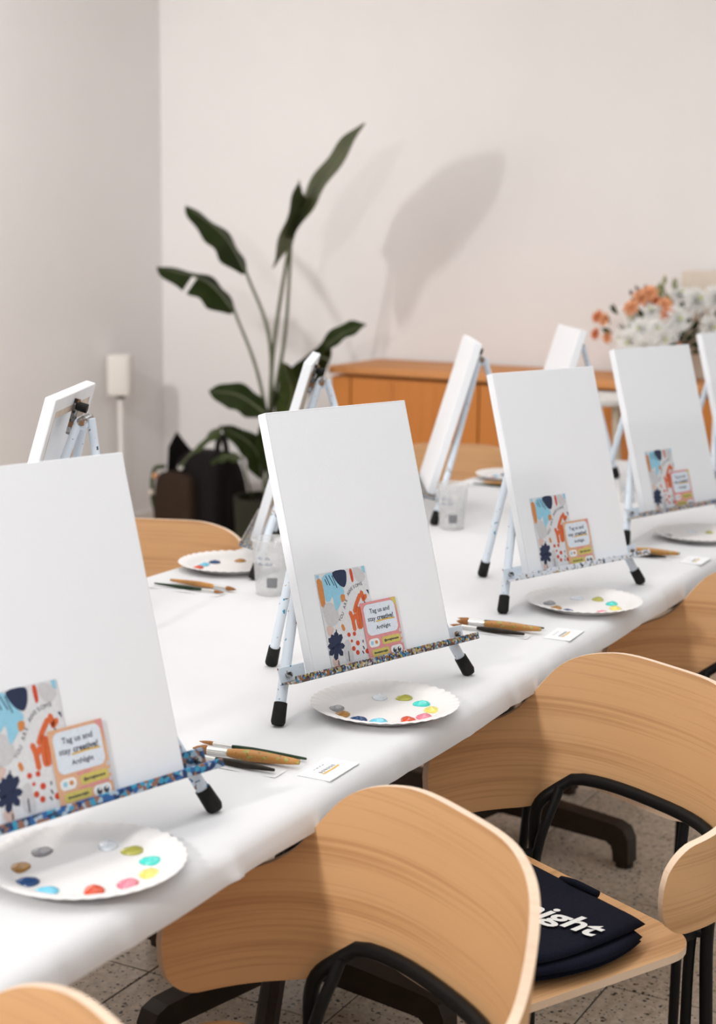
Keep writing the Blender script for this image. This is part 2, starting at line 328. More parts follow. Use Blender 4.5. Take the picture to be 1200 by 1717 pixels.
# ------------------------------------------------------------------ long table and its cloth
TW, TY_A, TY_B, TZ = 1.012, 0.04, 4.98, 0.74
def build_table():
    t = root('dining_table', (-TW/2, 2.5, 0), 0, 'long dining table on dark brown star feet under the white paper cloth', 'table')
    bm = B(); box(bm, (0, 0, 0.7245), (TW-0.04, TY_B-TY_A-0.03, 0.022), bev=0.004); fin('table_top', bm, 'table_board', t)
    for yh in (0.52, 1.51, 2.50, 3.49, 4.48):
        y = yh-2.5
        bm = B(); tube(bm, [(0, y, 0.06), (0, y, 0.70)], 0.035, 16); box(bm, (0, y, 0.706), (0.4, 0.4, 0.012)); fin('column', bm, 'brown_steel', t, True, 40)
        for a in (-8, -104, 82, 172):
            a = math.radians(a); d = Vector((math.cos(a), math.sin(a), 0)); n = Vector((-d.y, d.x, 0))
            bm = B()
            prof = [(0.02, 0.12, 0.05), (0.20, 0.112, 0.047), (0.335, 0.104, 0.045), (0.36, 0.094, 0.045), (0.372, 0.07, 0.045), (0.375, 0.012, 0.045)]
            low = [(0.02, 0.062), (0.20, 0.060), (0.315, 0.058), (0.328, 0.05), (0.333, 0.035), (0.335, 0.012)]
            rings = []
            for (x, zt, w), (xb, zb) in zip(prof, low):
                rings.append([bm.verts.new(Vector((0, y, 0)) + d*xx + n*s*w/2 + Vector((0, 0, zz))) for xx, zz, s in ((x, zt, 1), (x, zt, -1), (xb, zb, -1), (xb, zb, 1))])
            for p, q in zip(rings, rings[1:]):
                for k in range(4): bm.faces.new((p[k], p[(k+1) % 4], q[(k+1) % 4], q[k]))
            bm.faces.new(rings[0]); bm.faces.new(rings[-1])
            e = Vector((0, y, 0)) + d*0.355
            tube(bm, [e+Vector((0, 0, 0.0)), e+Vector((0, 0, 0.014))], 0.022, 12)
            fin('foot', bm, 'brown_steel', t)
    # slanted strut seen between the feet under the chair side
    bm = B(); tube(bm, [(0.02, -0.03, 0.30), (0.145, -0.36, 0.006)], 0.022, 8); fin('strut', bm, 'brown_steel', t, True, 40)
    # paper cloth: cross-section swept along the table, hanging lip with creases
    bm = B(); ny = 420
    rnd = random.Random(3)
    creases = sorted(rnd.uniform(TY_A, TY_B) for _ in range(46))
    amps = [rnd.uniform(-0.004, 0.004) for _ in creases]
    def lip(y, s):
        v = 0.0015*math.sin(y*9+s)+0.001*math.sin(y*23+2*s)
        for c, a in zip(creases, amps): v += a*math.exp(-((y-c)/0.012)**2)
        return v
    rows = []
    for i in range(ny+1):
        y = TY_A + (TY_B-TY_A)*i/ny; row = []
        d0, d1 = lip(y, 0), lip(y, 2)
        dz = 0.002*math.sin(y*5.1)+0.0015*math.sin(y*17)+0.5*d0
        sec = [(-TW-0.004+d1*0.4, -0.040+dz), (-TW-0.003+d1*0.3, -0.02)]
        for k in range(5):
            a = math.radians(180-90*k/4); sec.append((-TW+0.016+0.016*math.cos(a), -0.016+0.016*math.sin(a)))
        for x in (-0.9, -0.75, -0.6, -0.45, -0.3, -0.15, -0.06): sec.append((x, 0.0))
        R = 0.028
        for k in range(6):
            a = math.radians(90-85*k/5); sec.append((-R+R*math.cos(a)+d0*k/8, -R+R*math.sin(a)+(d0*0.5 if k > 2 else 0)))
        sec += [(0.002+d0, -0.032+dz*0.5), (0.002+d0*1.3, -0.041+dz)]
        th = 0.0012
        under = [(x+(th if x < -TW+0.01 else (-th if x > -0.008 else 0)), z-(th if z > -0.02 else 0)) for x, z in sec][::-1]
        rows.append([bm.verts.new((x+TW/2, y-2.5, TZ+z)) for x, z in sec+under])
    for a, b in zip(rows, rows[1:]):
        m = len(a)
        for k in range(m): bm.faces.new((a[k], a[(k+1) % m], b[(k+1) % m], b[k]))
    o = fin('paper_tablecloth', bm, 'white_paper', None, True, 60); o.location = (-TW/2, 2.5, 0)
    tag(o, 'white paper cloth creased over the edges of the long table', 'tablecloth')
build_table()

# ------------------------------------------------------------------ chairs
def interp(tab, x):
    x = abs(x); n = len(tab)
    for i in range(n-1):
        (x0, y0), (x1, y1) = tab[i], tab[i+1]
        if x <= x1 or i == n-2:
            m0 = 0 if i == 0 else (y1-tab[i-1][1])/(x1-tab[i-1][0])
            m1 = (y1-y0)/(x1-x0) if i == n-2 else (tab[i+2][1]-y0)/(tab[i+2][0]-x0)
            h = x1-x0; t = min(1.2, (x-x0)/h)
            return (2*t**3-3*t*t+1)*y0+(t**3-2*t*t+t)*h*m0+(-2*t**3+3*t*t)*y1+(t**3-t*t)*h*m1
TOPZ = [(0, .789), (.35, .785), (.70, .753), (1.05, .670), (1.4, .643), (1.8, .622)]
BOTZ = [(0, .562), (.45, .560), (.60, .552), (.74, .525), (.88, .503), (1.2, .495), (1.8, .496)]
CA, CB, CY0, CK, CE, THM = 0.275, 0.217, 0.145, 0.083, 0.807, 1.735
def back_pt(th, z, off=0.0):
    r = 1+CK*(z-.6)/.28; s, c = math.sin(th), math.cos(th)
    p = Vector((CA*math.copysign(abs(s)**CE, s)*r, CY0+CB*math.copysign(abs(c)**CE, c)*r, z))
    if off:
        n = Vector((s/CA, c/CB, 0)).normalized(); n = (n - Vector((0, 0, CK*0.9))).normalized()
        p = p + n*off
    return p
def make_chair():
    t = root('oak_armchair')
    # backrest: bent veneer band with arms
    bm = B(); uvl = bm.loops.layers.uv.new('UVMap'); N, Mz = 96, 14; th = 0.012
    arc = [0.0]; ths = [-THM+2*THM*i/N for i in range(N+1)]
    # finer spacing at the ends
    ths = [THM*math.sin(math.pi/2*(2*i/N-1))*0.55 + THM*(2*i/N-1)*0.45 for i in range(N+1)]
    for a, b in zip(ths, ths[1:]): arc.append(arc[-1]+(back_pt(b, .6)-back_pt(a, .6)).length)
    L = arc[-1]
    inner, outer, uvs = [], [], []
    for i, a in enumerate(ths):
        e = min(arc[i], L-arc[i]); zt, zb = interp(TOPZ, a), interp(BOTZ, a)
        Rt, Rb = 0.052, 0.054
        if e < Rt: zt -= Rt-math.sqrt(max(0, Rt*Rt-(Rt-e)**2))
        if e < Rb: zb += Rb-math.sqrt(max(0, Rb*Rb-(Rb-e)**2))
        ri, ro, ru = [], [], []
        for j in range(Mz+1):
            z = zb+(zt-zb)*j/Mz
            ri.append(bm.verts.new(back_pt(a, z))); ro.append(bm.verts.new(back_pt(a, z, th))); ru.append((arc[i], z))
        inner.append(ri); outer.append(ro); uvs.append(ru)
    vu = {}
    for ri, ro, ru in zip(inner, outer, uvs):
        for a, b, c in zip(ri, ro, ru): vu[a] = c; vu[b] = c
    def q(vs, mi):
        f = bm.faces.new(vs); f.material_index = mi
        for l in f.loops: l[uvl].uv = vu[l.vert]
    for i in range(N):
        for j in range(Mz):
            q((inner[i][j], inner[i+1][j], inner[i+1][j+1], inner[i][j+1]), 0)
            q((outer[i][j], outer[i][j+1], outer[i+1][j+1], outer[i+1][j]), 0)
        for j in (0, Mz): q((inner[i][j], outer[i][j], outer[i+1][j], inner[i+1][j]), 1)
    for i in (0, N):
        for j in range(Mz): q((inner[i][j], inner[i][j+1], outer[i][j+1], outer[i][j]), 1)
    fin('backrest', bm, ['oak_veneer', 'ply_edge'], t, True, 40)
    # seat: rounded square plywood, gently dished
    bm = B(); uvl = bm.loops.layers.uv.new('UVMap'); hw, hd, R, n = 0.260, 0.207, 0.065, 8
    ring = []
    for cx, cy, a0 in ((hw-R, hd-R, 0), (-hw+R, hd-R, 90), (-hw+R, -hd+R, 180), (hw-R, -hd+R, 270)):
        for k in range(n+1):
            a = math.radians(a0+90*k/n); ring.append((cx+R*math.cos(a), cy+R*math.sin(a)))
    vu = {}
    def rl(sc, z, dz):
        out = []
        for x, y in ring:
            v = bm.verts.new((x*sc, y*sc, z+dz)); vu[v] = (y*sc, x*sc); out.append(v)
        return out
    loops = [rl(0.25, .455, -.007), rl(0.6, .455, -.005), rl(0.9, .455, -.001), rl(1, .455, 0), rl(1, .443, 0), rl(0.9, .443, -.001), rl(0.25, .443, -.007)]
    def q2(vs, mi):
        f = bm.faces.new(vs); f.material_index = mi
        for l in f.loops: l[uvl].uv = vu[l.vert]
    m = len(ring)
    for li, (a, b) in enumerate(zip(loops, loops[1:])):
        for k in range(m): q2((a[k], a[(k+1) % m], b[(k+1) % m], b[k]), 1 if li == 3 else 0)
    q2(loops[0], 0); q2(loops[-1], 0)
    fin('seat', bm, ['oak_veneer', 'ply_edge'], t, True, 40)
    # rear arch: hugs the lower edge of the back, then drops into the two rear legs
    r = 0.0105
    mid = [tuple(back_pt(a, min(.566, interp(BOTZ, a)+0.004), -0.012)) for a in [-.66+1.32*i/14 for i in range(15)]]
    pl = Vector(mid[0])
    left = smooth_path([Vector((-0.210, 0.285, 0.0)), Vector((-0.205, 0.280, 0.25)), Vector((-0.200, 0.276, 0.42)), Vector((-0.203, 0.282, 0.505)), Vector((pl.x, pl.y, pl.z))], 6)
    right = [Vector((-p.x, p.y, p.z)) for p in left][::-1]
    bm = B(); tube(bm, left[:-1]+[Vector(p) for p in mid[1:-1]]+right[1:], r, 10); fin('rear_arch', bm, 'black_steel', t, True, 50)
    for s in (-1, 1):
        bm = B(); tube(bm, smooth_path([(s*0.186, 0.250, 0.0), (s*0.183, 0.256, 0.25), (s*0.180, 0.264, 0.43), (s*0.172, 0.305, 0.545)], 5), 0.0085, 10); fin('side_post', bm, 'black_steel', t, True, 50)
        bm = B(); tube(bm, smooth_path([(s*0.225, -0.185, 0.0), (s*0.215, -0.172, 0.25), (s*0.205, -0.160, 0.40), (s*0.205, -0.130, 0.432), (s*0.210, 0.06, 0.432), (s*0.187, 0.255, 0.432)], 5), 0.0095, 10); fin('front_leg', bm, 'black_steel', t, True, 50)
        bm = B(); tube(bm, smooth_path([(s*0.180, 0.264, 0.428), (s*0.19, 0.27, 0.430), (s*0.201, 0.276, 0.432)], 4), 0.008, 8); fin('link_bar', bm, 'black_steel', t, True, 50)
    for y, w in ((-0.12, 0.205), (0.12, 0.212)):
        bm = B(); tube(bm, [(-w, y, 0.432), (w, y, 0.432)], 0.008, 8); fin('cross_bar', bm, 'black_steel', t, True, 50)
    return t
chair = make_chair()
CH = [((0.040, 0.690), 0.50, 'oak armchair drawn up beside the blue-smeared easel and its plate', 'oak armchairs on the shirt side'),
      ((0.048, 1.339), 0.543, 'oak armchair whose curved back partly hides the chair with the navy shirt', 'oak armchairs on the shirt side'),
      ((0.080, 2.093), 0.462, 'oak armchair with a folded navy shirt on its seat', 'oak armchairs on the shirt side'),
      ((0.090, 2.930), 0.45, 'oak armchair next beyond the one that holds the navy shirt', 'oak armchairs on the shirt side'),
      ((-1.090, 1.900), -0.40, 'oak armchair across the table behind the blue-smeared easel', 'oak armchairs on the wall side'),
      ((-1.095, 2.720), -0.35, 'oak armchair across the table in front of the black bag', 'oak armchairs on the wall side'),
      ((-1.100, 4.360), -0.33, 'oak armchair across the table in front of the oak sideboard', 'oak armchairs on the wall side')]
for i, ((x, y), al, lab, grp) in enumerate(CH):
    c = chair if i == 0 else copy_tree(chair)
    c.location = (x, y, 0); c.rotation_euler = (0, 0, -al); tag(c, lab, 'chair', grp)
SHIRT_CHAIR = ((0.080, 2.093), 0.462)

# ------------------------------------------------------------------ easels and canvases
CW, CHH, TILT, ZB = 0.305, 0.4067, 0.2885, 0.0696
CT = 0.018
UPV = Vector((-math.sin(TILT), 0, math.cos(TILT))); NRM = Vector((math.cos(TILT), 0, math.sin(TILT))); EY = Vector((0, 1, 0))
def face_matrix(off_y, off_u, off_n, base=Vector((0, 0, ZB))):
    M = Matrix((EY, UPV, NRM)).transposed().to_4x4(); M.translation = base + EY*off_y + UPV*off_u + NRM*off_n
    return M
def make_easel(enamel, ledge, xr=-0.278):
    t = root('table_easel')
    apex = Vector((-0.141, 0, 0.405))
    for s in (-1, 1):
        ft = Vector((-0.0127, s*0.214, 0)); tp = apex + Vector((0, s*0.022, 0))
        d = (tp-ft).normalized()
        bm = B(); tube(bm, [ft+d*0.02, ft+d*0.22, tp], [0.0085, 0.0085, 0.0075], 12); leg = fin('front_leg', bm, enamel, t, True, 50)
        bm = B(); tube(bm, [ft+Vector((0, 0, 0.0)), ft+d*0.004+Vector((0, 0, 0.001)), ft+d*0.034], [0.0095, 0.0115, 0.0105], 12); fin('rubber_foot', bm, 'rubber', leg, True, 50)
    ft = Vector((xr, 0, 0)); tp = apex + Vector((-0.016, 0, 0.002)); d = (tp-ft).normalized()
    bm = B(); tube(bm, [ft+d*0.02, tp], [0.0085, 0.008], 12); leg = fin('rear_leg', bm, enamel, t, True, 50)
    bm = B(); tube(bm, [ft, ft+d*0.004, ft+d*0.034], [0.0095, 0.0115, 0.0105], 12); fin('rubber_foot', bm, 'rubber', leg, True, 50)
    # ledge: flat shelf with a back plate and a lip, two end brackets
    L = Matrix.Translation((0, 0, ZB)) @ Matrix.Rotation(-TILT, 4, 'Y')
    bm = B(); box(bm, (-0.004, 0, -0.004), (0.040, 0.405, 0.004), L, 0.001); box(bm, (0.016, 0, 0.000), (0.004, 0.405, 0.011), L, 0.001)
    fin('ledge', bm, ledge, t)
    for s in (-1, 1):
        bm = B(); box(bm, (-0.0205, s*0.178, 0.008), (0.003, 0.052, 0.026), L, 0.001); br = fin('bracket', bm, ledge if ledge == 'ledge_blue' else enamel, t)
        bm = B(); q = L @ Vector((-0.02, s*0.188, 0.008)); tube(bm, [q, q+Vector((0.008, 0, 0.002))], 0.0045, 10); fin('screw', bm, 'clamp_steel', br, True, 40)
    # hub and top clamp gripping the canvas
    bm = B(); box(bm, apex+Vector((-0.004, 0, -0.004)), (0.018, 0.050, 0.022), None, 0.004); hub = fin('hub', bm, 'easel_enamel', t)
    bm = B(); tube(bm, [apex+Vector((-0.006, -0.032, 0)), apex+Vector((-0.006, 0.032, 0))], 0.008, 12); fin('pivot_bolt', bm, 'clamp_steel', hub, True, 40)
    m0 = Vector((0, 0, ZB)) + UPV*0.33 + NRM*(-CT-0.006); m1 = Vector((0, 0, ZB)) + UPV*(CHH-0.012) + NRM*(-CT-0.006)
    bm = B(); tube(bm, [m0, m1], 0.0055, 8); mast = fin('mast', bm, 'clamp_steel', t, True, 40)
    bm = B(); tube(bm, [m1-UPV*0.012+Vector((0, 0, 0)), m1-UPV*0.012-NRM*0.02], [0.008, 0.0085], 14); fin('clamp_knob', bm, 'rubber', mast, True, 40)
    bm = B(); tube(bm, [apex+Vector((-0.01, 0, 0)), m0+UPV*0.02], 0.005, 8); fin('clamp_arm', bm, 'clamp_steel', mast, True, 40)
    return t
def make_canvas():
    t = root('blank_canvas'); M0 = face_matrix(0, 0, 0)
    bm = B()
    box(bm, (0, CHH/2, -0.0015), (CW, CHH, 0.003), M0, 0.0012, 2)
    for s in (-1, 1): box(bm, (s*(CW/2-0.0012), CHH/2, -CT/2), (0.0024, CHH-0.001, CT), M0, 0.0008, 1)
    for y in (0.0012, CHH-0.0012): box(bm, (0, y, -CT/2), (CW-0.001, 0.0024, CT), M0, 0.0008, 1)
    fin('canvas_sheet', bm, 'canvas_white', t)
    bw = 0.034
    for s in (-1, 1):
        bm = B(); box(bm, (s*(CW/2-0.0026-bw/2), CHH/2, -CT/2-0.0018), (bw, CHH-0.008, CT-0.005), M0); br = fin('stretcher_bar', bm, 'stretcher_pine', t)
        bm = B(); box(bm, (s*(CW/2-0.012), CHH/2, -CT-0.0002), (0.022, CHH-0.004, 0.0012), M0); fin('folded_edge', bm, 'canvas_fold', br)
    for y in (0.0026+bw/2, CHH-0.0026-bw/2):
        bm = B(); box(bm, (0, y, -CT/2-0.0018), (CW-2*bw-0.006, bw, CT-0.005), M0); br = fin('stretcher_bar', bm, 'stretcher_pine', t)
        bm = B(); box(bm, (0, 0.012 if y < 0.2 else CHH-0.012, -CT-0.0002), (CW-0.046, 0.022, 0.0012), M0); fin('folded_edge', bm, 'canvas_fold', br)
    return t

# printed cards (local x right, y up, z out of the card)
AW, AH = 0.105, 0.148
def make_art_card():
    t = root('art_postcard')
    def P(u, v): return (u*AW, v*AH)
    bm = B(); box(bm, (AW/2, AH/2, 0.0003), (AW, AH, 0.0006)); fin('card', bm, 'print_cardstock', t)
    z = 0.0008
    G = dict(grey=[], blush=[], sky=[], navy=[], orange=[], red=[])
    bms = {k: B() for k in ('grey', 'blush', 'sky', 'navy', 'orange', 'red', 'coral', 'ink')}
    def bl(k, pts, dz=0.0, sm=4): blob(bms[k], [P(*p) for p in pts], z+dz, sm)
    bl('grey', [(.021, .651), (.213, .676), (.313, .566), (.271, .467), (.078, .442)])
    bl('grey', [(.76, .985), (.92, .97), (.98, .88), (.86, .83), (.77, .88)])
    bl('grey', [(.30, .22), (.42, .26), (.45, .08), (.40, .02), (.29, .06)])
    bl('blush', [(.04, .446), (.166, .415), (.105, .348), (.039, .354)])
    bl('blush', [(.03, .09), (.14, .11), (.16, .02), (.06, .012)])
    bl('sky', [(.132, .958), (.315, .984), (.411, .864), (.505, .764), (.326, .605), (.268, .605), (.261, .733), (.181, .694), (.11, .715), (.111, .838)], .00002)
    bl('sky', [(.93, .994), (.996, .996), (.992, .917), (.95, .936)], 0, 0); bl('sky', [(.01, .99), (.07, .985), (.06, .945), (.015, .945)], 0, 0)
    bl('navy', [(.336, .987), (.589, .991), (.60, .90), (.555, .83), (.502, .815), (.408, .864)], .00004, 3)
    bl('navy', [(.944, .742), (.99, .735), (.99, .683)], 0, 0); bl('navy', [(.861, .627), (.93, .587), (.863, .58)], 0, 0)
    for a, b in (((.20, .96), (.25, .86)), ((.26, .965), (.33, .85)), ((.32, .955), (.38, .82)), ((.17, .93), (.20, .87))): stroke(bms['navy'], [P(*a), P(*b)], 0.0016, z+.00004)
    c = (.16, .221)
    for p in ((.051, .302), (.194, .351), (.275, .315), (.284, .212), (.229, .134), (.102, .104), (.020, .162), (.022, .235), (.11, .33)):
        stroke(bms['navy'], [P(*c), P((c[0]*.4+p[0]*.6), (c[1]*.4+p[1]*.6)), P(*p)], 0.0090, z+.00005+0.00001*p[0])
    for a, b in (((.367, .143), (.357, .042)), ((.14, .07), (.136, .02)), ((.695, .222), (.69, .20)), ((.676, .16), (.69, .13)), ((.646, .11), (.665, .085)), ((.21, .39), (.205, .36))): stroke(bms['ink'], [P(*a), P(*b)], 0.0022, z)
    bl('orange', [(.007, .933), (.104, .92), (.096, .686), (.011, .662)], 0, 2); bl('orange', [(.418, .735), (.499, .735), (.487, .679), (.42, .665)], .00006, 3)
    stroke(bms['orange'], [P(.346, .42), P(.36, .375)], 0.006, z)
    bl('red', [(.682, .979), (.731, .98), (.733, .868), (.69, .856)], 0, 3)
    for p, r in (((.439, .312), .0035), ((.549, .309), .0034), ((.472, .241), .0024), ((.583, .206), .0040), ((.483, .159), .0038), ((.547, .109), .0038), ((.74, .10), .004)): disc(bms['red'], *P(*p), r, z)
    for s in ([(.80, .70), (.70, .615), (.634, .539)], [(.841, .726), (.856, .653)], [(.913, .679), (.853, .643)], [(.546, .536), (.57, .462), (.575, .35)], [(.697, .58), (.671, .444), (.673, .362)], [(.576, .452), (.64, .50)], [(.74, .56), (.72, .44), (.71, .36)]):
        stroke(bms['coral'], [P(*p) for p in s], 0.0072, z+.00003+.00001*len(s))
    word = 'YOU ARE AWESOME'
    path = smooth_path([(*P(u, v), 0) for u, v in ((.30, .47), (.39, .538), (.475, .63), (.57, .727), (.70, .792), (.90, .815))], 12)
    ac = [0.0]
    for a, b in zip(path, path[1:]): ac.append(ac[-1]+(b-a).length)
    for i, ch in enumerate(word):
        if ch == ' ': continue
        s = ac[-1]*(i+0.5)/len(word); k = max(j for j in range(len(ac)-1) if ac[j] <= s)
        p = path[k].lerp(path[k+1], (s-ac[k])/(ac[k+1]-ac[k])); d = path[k+1]-path[k]
        add_text(bms['ink'], ch, 0.0075, p.x, p.y, z+.00008, math.atan2(d.y, d.x))
    for k, b in bms.items(): tag(fin('print', b, 'print_'+k, t), kind='stuff')
    return t
IW, IH = 0.078, 0.090
def make_info_card(edge, corner):
    t = root('info_card')
    bm = B(); box(bm, (IW/2, IH/2, 0.0003), (IW, IH, 0.0006)); fin('card', bm, edge, t)
    z = 0.0008; K = {k: B() for k in ('panel', 'yellow', 'white', 'ink', 'gold', 'pink', 'navy', 'grey', 'sky', 'orange', 'corner')}
    rrect(K['panel'], 0.005, 0.0365, IW-0.005, IH-0.004, 0.009, z)
    rrect(K['white'], 0.004, 0.018, 0.027, 0.0315, 0.006, z); rrect(K['white'], 0.048, 0.001, 0.074, 0.014, 0.006, z)
    rrect(K['yellow'], 0.033, 0.019, 0.073, 0.031, 0.004, z); rrect(K['yellow'], 0.007, 0.0035, 0.045, 0.0145, 0.004, z)
    stroke(K['pink'], [(0.030, 0.016), (0.05, 0.0165), (0.076, 0.0165)], 0.003, z); stroke(K['pink'], [(0.030, 0.033), (0.05, 0.034)], 0.003, z)
    blob(K['corner'], [(IW-0.012, IH-0.0005), (IW-0.0004, IH-0.0005), (IW-0.0004, IH-0.03), (IW-0.003, IH-0.012)], z, 0)
    for x, y in ((0.075, 0.036), (0.0755, 0.027), (0.075, 0.018)): blob(K['grey'], [(x-.002, y-.002), (x+.002, y-.003), (x+.002, y+.003), (x-.001, y+.002)], z+.00002, 2)
    for (s, sz, x, y, r, b) in (('Tag us and', .0102, .039, .0745, 0, .0001), ('stay', .0105, .0185, .0625, 0, .0001), ('creative!', .0105, .0485, .0625, 0, .00025), ('ArtNight', .0085, .041, .0475, 0, .0001),
                              ('@artnightevents', .0047, .053, .025, 0, .00015), ('#madeatartnight', .0044, .026, .009, 0, .00015)):
        add_text(K['ink'], s, sz, x, y, z+.00025, 0, b)
    stroke(K['gold'], [(.028, .0572), (.050, .058), (.068, .0575)], .0022, z+.0001)
    rrect(K['sky'], .008, .0225, .0135, .0280, .001, z+.0002); rrect(K['orange'], .017, .0225, .0225, .0280, .002, z+.0002)
    for x in (.056, .066): disc(K['ink'], x, .0065, .0040, z+.0002, 12); disc(K['white'], x+.001, .0085, .0016, z+.0003, 8)
    for k, b in K.items():
        tag(fin('print', b, corner if k == 'corner' else 'print_'+k, t), kind='stuff')
    return t

SEATS = [  # canvas foot x, y, turn, enamel, ledge, name
    (-0.1324, 1.4103, -0.2588, 'easel_enamel_blue', 'ledge_blue', 'blue-smeared'),
    (-0.1325, 2.1643, -0.3036, 'easel_enamel', 'ledge_multi', 'many-coloured'),
    (-0.1249, 3.0000, -0.3460, 'easel_enamel', 'ledge_white', 'nearly clean white'),
    (-0.1588, 3.7935, -0.3159, 'easel_enamel', 'ledge_slate', 'slate-streaked'),
    (-0.1750, 4.5500, -0.3000, 'easel_enamel', 'ledge_multi', 'far-end')]
WHERE = ['standing on the blue-smeared ledge', 'standing on the many-coloured ledge', 'standing on the nearly clean white ledge', 'standing on the slate-streaked ledge', 'half hidden behind the one over the slate-streaked ledge']
canvas0 = make_canvas(); art0 = make_art_card(); used_canvas = False
infos = [make_info_card('print_peach', 'print_pink'), make_info_card('print_pink', 'print_yellow')]
first = dict(art=True, info=[True, True])
for i, (x, y, ph, en, le, nm) in enumerate(SEATS):
    e = make_easel(en, le, -0.255 if i == 0 else -0.278); e.location = (x, y, TZ+0.003); e.rotation_euler = (0, 0, ph)
    tag(e, ['table easel with a thickly blue-smeared ledge', 'table easel with a ledge speckled in many colours', 'table easel with a nearly clean white ledge', 'table easel with slate and orange streaks on its ledge', 'table easel standing behind the slate-streaked one'][i], 'easel', 'easels on the shirt side')
    c = canvas0 if i == 0 else copy_tree(canvas0)
    c.location = (x, y, TZ+0.003); c.rotation_euler = (0, 0, ph); tag(c, 'blank white canvas '+WHERE[i], 'canvas', 'canvases on the shirt side')
    if i == 4: continue
    base = Matrix.Translation((x, y, TZ+0.003)) @ Matrix.Rotation(ph, 4, 'Z')
    a = art0 if i == 0 else copy_tree(art0)
    a.matrix_world = base @ face_matrix(-CW/2+0.038, 0.0015, 0.0008); tag(a, 'abstract art postcard propped on the canvas over the %s ledge' % nm, 'postcard', 'art postcards')
    j = (0, 1, 0, 1)[i]; src = infos[j]; k = src if first['info'][j] else copy_tree(src); first['info'][j] = False
    k.matrix_world = base @ face_matrix(-CW/2+0.117, 0.0015, 0.0026); tag(k, 'peach and yellow info card propped on the canvas over the %s ledge' % nm, 'card', 'info cards')
FAR = [(-0.880, 2.130, math.pi+0.450, 'across from the blue-smeared one'), (-0.900, 2.990, math.pi+0.470, 'in front of the dark plant leaves'), (-0.868, 3.765, math.pi+0.540, 'in front of the sideboard doors'), (-0.850, 4.440, math.pi+0.600, 'beside the bouquet, its top against the wall')]
far_easel = None
for i, (x, y, ph, wh) in enumerate(FAR):
    if i == 0: e = make_easel('easel_enamel', 'ledge_multi', -0.205)
    elif far_easel is None: far_easel = e = make_easel('easel_enamel', 'ledge_multi')
    else: e = copy_tree(far_easel)
    e.location = (x, y, TZ+0.003); e.rotation_euler = (0, 0, ph); tag(e, 'table easel seen from behind '+wh, 'easel', 'easels on the wall side')
    c = copy_tree(canvas0); c.location = (x, y, TZ+0.003); c.rotation_euler = (0, 0, ph); tag(c, 'turned-away blank canvas '+wh, 'canvas', 'canvases on the wall side')

# ------------------------------------------------------------------ plates with paint
def make_plate(name='paper_plate'):
    bm = B(); NR = 40
    def rip(r, z, a):
        if r < 0.088: return r, z
        k = min(1, (r-0.088)/0.02); w = math.cos(NR*a)
        return r+0.0012*w*k*(1 if r > 0.112 else 0.2), z+0.0009*w*k
    prof = [(0.0005, 0.0022), (0.05, 0.0022), (0.078, 0.0025), (0.086, 0.005), (0.093, 0.011), (0.104, 0.0145), (0.1135, 0.0165), (0.1165, 0.0160), (0.1135, 0.0150), (0.103, 0.0130), (0.092, 0.0092), (0.085, 0.0030), (0.078, 0.0006), (0.0005, 0.0006)]
    rings = lathe(bm, prof, NR*4, ripple=rip); bm.faces.new(rings[0]); bm.faces.new(rings[-1])
    return fin('plate', bm, 'plate_paper', None, True, 60)
PLATE = make_plate(); PLATE_ME = PLATE.data; bpy.data.objects.remove(PLATE)
def dome_mesh(seed):
    rd = random.Random(seed); bm = B(); n = 18; ph = rd.uniform(0, 6)
    def rip(r, z, a): return r*(1+0.10*math.sin(2*a+ph)+0.06*math.sin(3*a+2*ph)), z+0.0006*math.sin(2*a+ph)*(r < 0.008)
    rings = lathe(bm, [(0.0130, 0.0), (0.0128, 0.0018), (0.0108, 0.0040), (0.0075, 0.0054), (0.0040, 0.0062), (0.0012, 0.0076)], n, ripple=rip)
    bm.faces.new(rings[-1]); bm.faces.new(rings[0])
    me = bpy.data.meshes.new('paint_dollop'); bmesh.ops.recalc_face_normals(bm, faces=bm.faces[:]); bm.to_mesh(me); bm.free()
    for p in me.polygons: p.use_smooth = True
    me.materials.append(MATS['paint_white'])
    return me
DOMES = [dome_mesh(s) for s in range(5)]
def paint_plate(x, y, dabs, label, group, z=TZ, tilt=(0, 0, 0)):
    t = root('paint_plate', (x, y, z), 0, label, 'plate', group); t.rotation_euler = tilt
    o = bpy.data.objects.new('plate', PLATE_ME); COL.objects.link(o); o.parent = t; o.rotation_euler = (0, 0, x*7)
    for k, (px, py, col, s) in enumerate(dabs):
        d = bpy.data.objects.new('paint_dollop', DOMES[k % 5]); COL.objects.link(d); d.parent = t
        r = math.hypot(px, py); zz = 0.0022 if r < 0.079 else 0.0022+(r-0.079)*0.75
        d.location = (px, py, zz); d.scale = (s, s, s*0.9); d.rotation_euler = (0, 0, k*1.3)
        d.material_slots[0].link = 'OBJECT'; d.material_slots[0].material = MATS['paint_'+col]
COLS = ['silver', 'ochre', 'navy', 'sky', 'vermilion', 'pink', 'lemon', 'turquoise', 'olive', 'white']
def dabs(pts, c, cols=COLS, s=1.0): return [(px-c[0], py-c[1], col, s) for (px, py), col in zip(pts, cols)]
p1 = (-0.112, 1.385)
paint_plate(*p1, dabs([(-.189, 1.397), (-.180, 1.347), (-.145, 1.320), (-.109, 1.310), (-.065, 1.339), (-.043, 1.373), (-.039, 1.409), (-.060, 1.441), (-.098, 1.455), (-.133, 1.452)], p1), 'paper plate of paint dollops below the blue-smeared ledge', 'paint plates on the shirt side')
p2 = (-0.108, 2.118)
paint_plate(*p2, dabs([(-.173, 2.080), (-.150, 2.058), (-.116, 2.048), (-.085, 2.055), (-.050, 2.085), (-.036, 2.112), (-.042, 2.150), (-.070, 2.172), (-.108, 2.186), (-.144, 2.168)], p2), 'paper plate of paint dollops below the many-coloured ledge', 'paint plates on the shirt side')
p3 = (-0.095, 2.945)
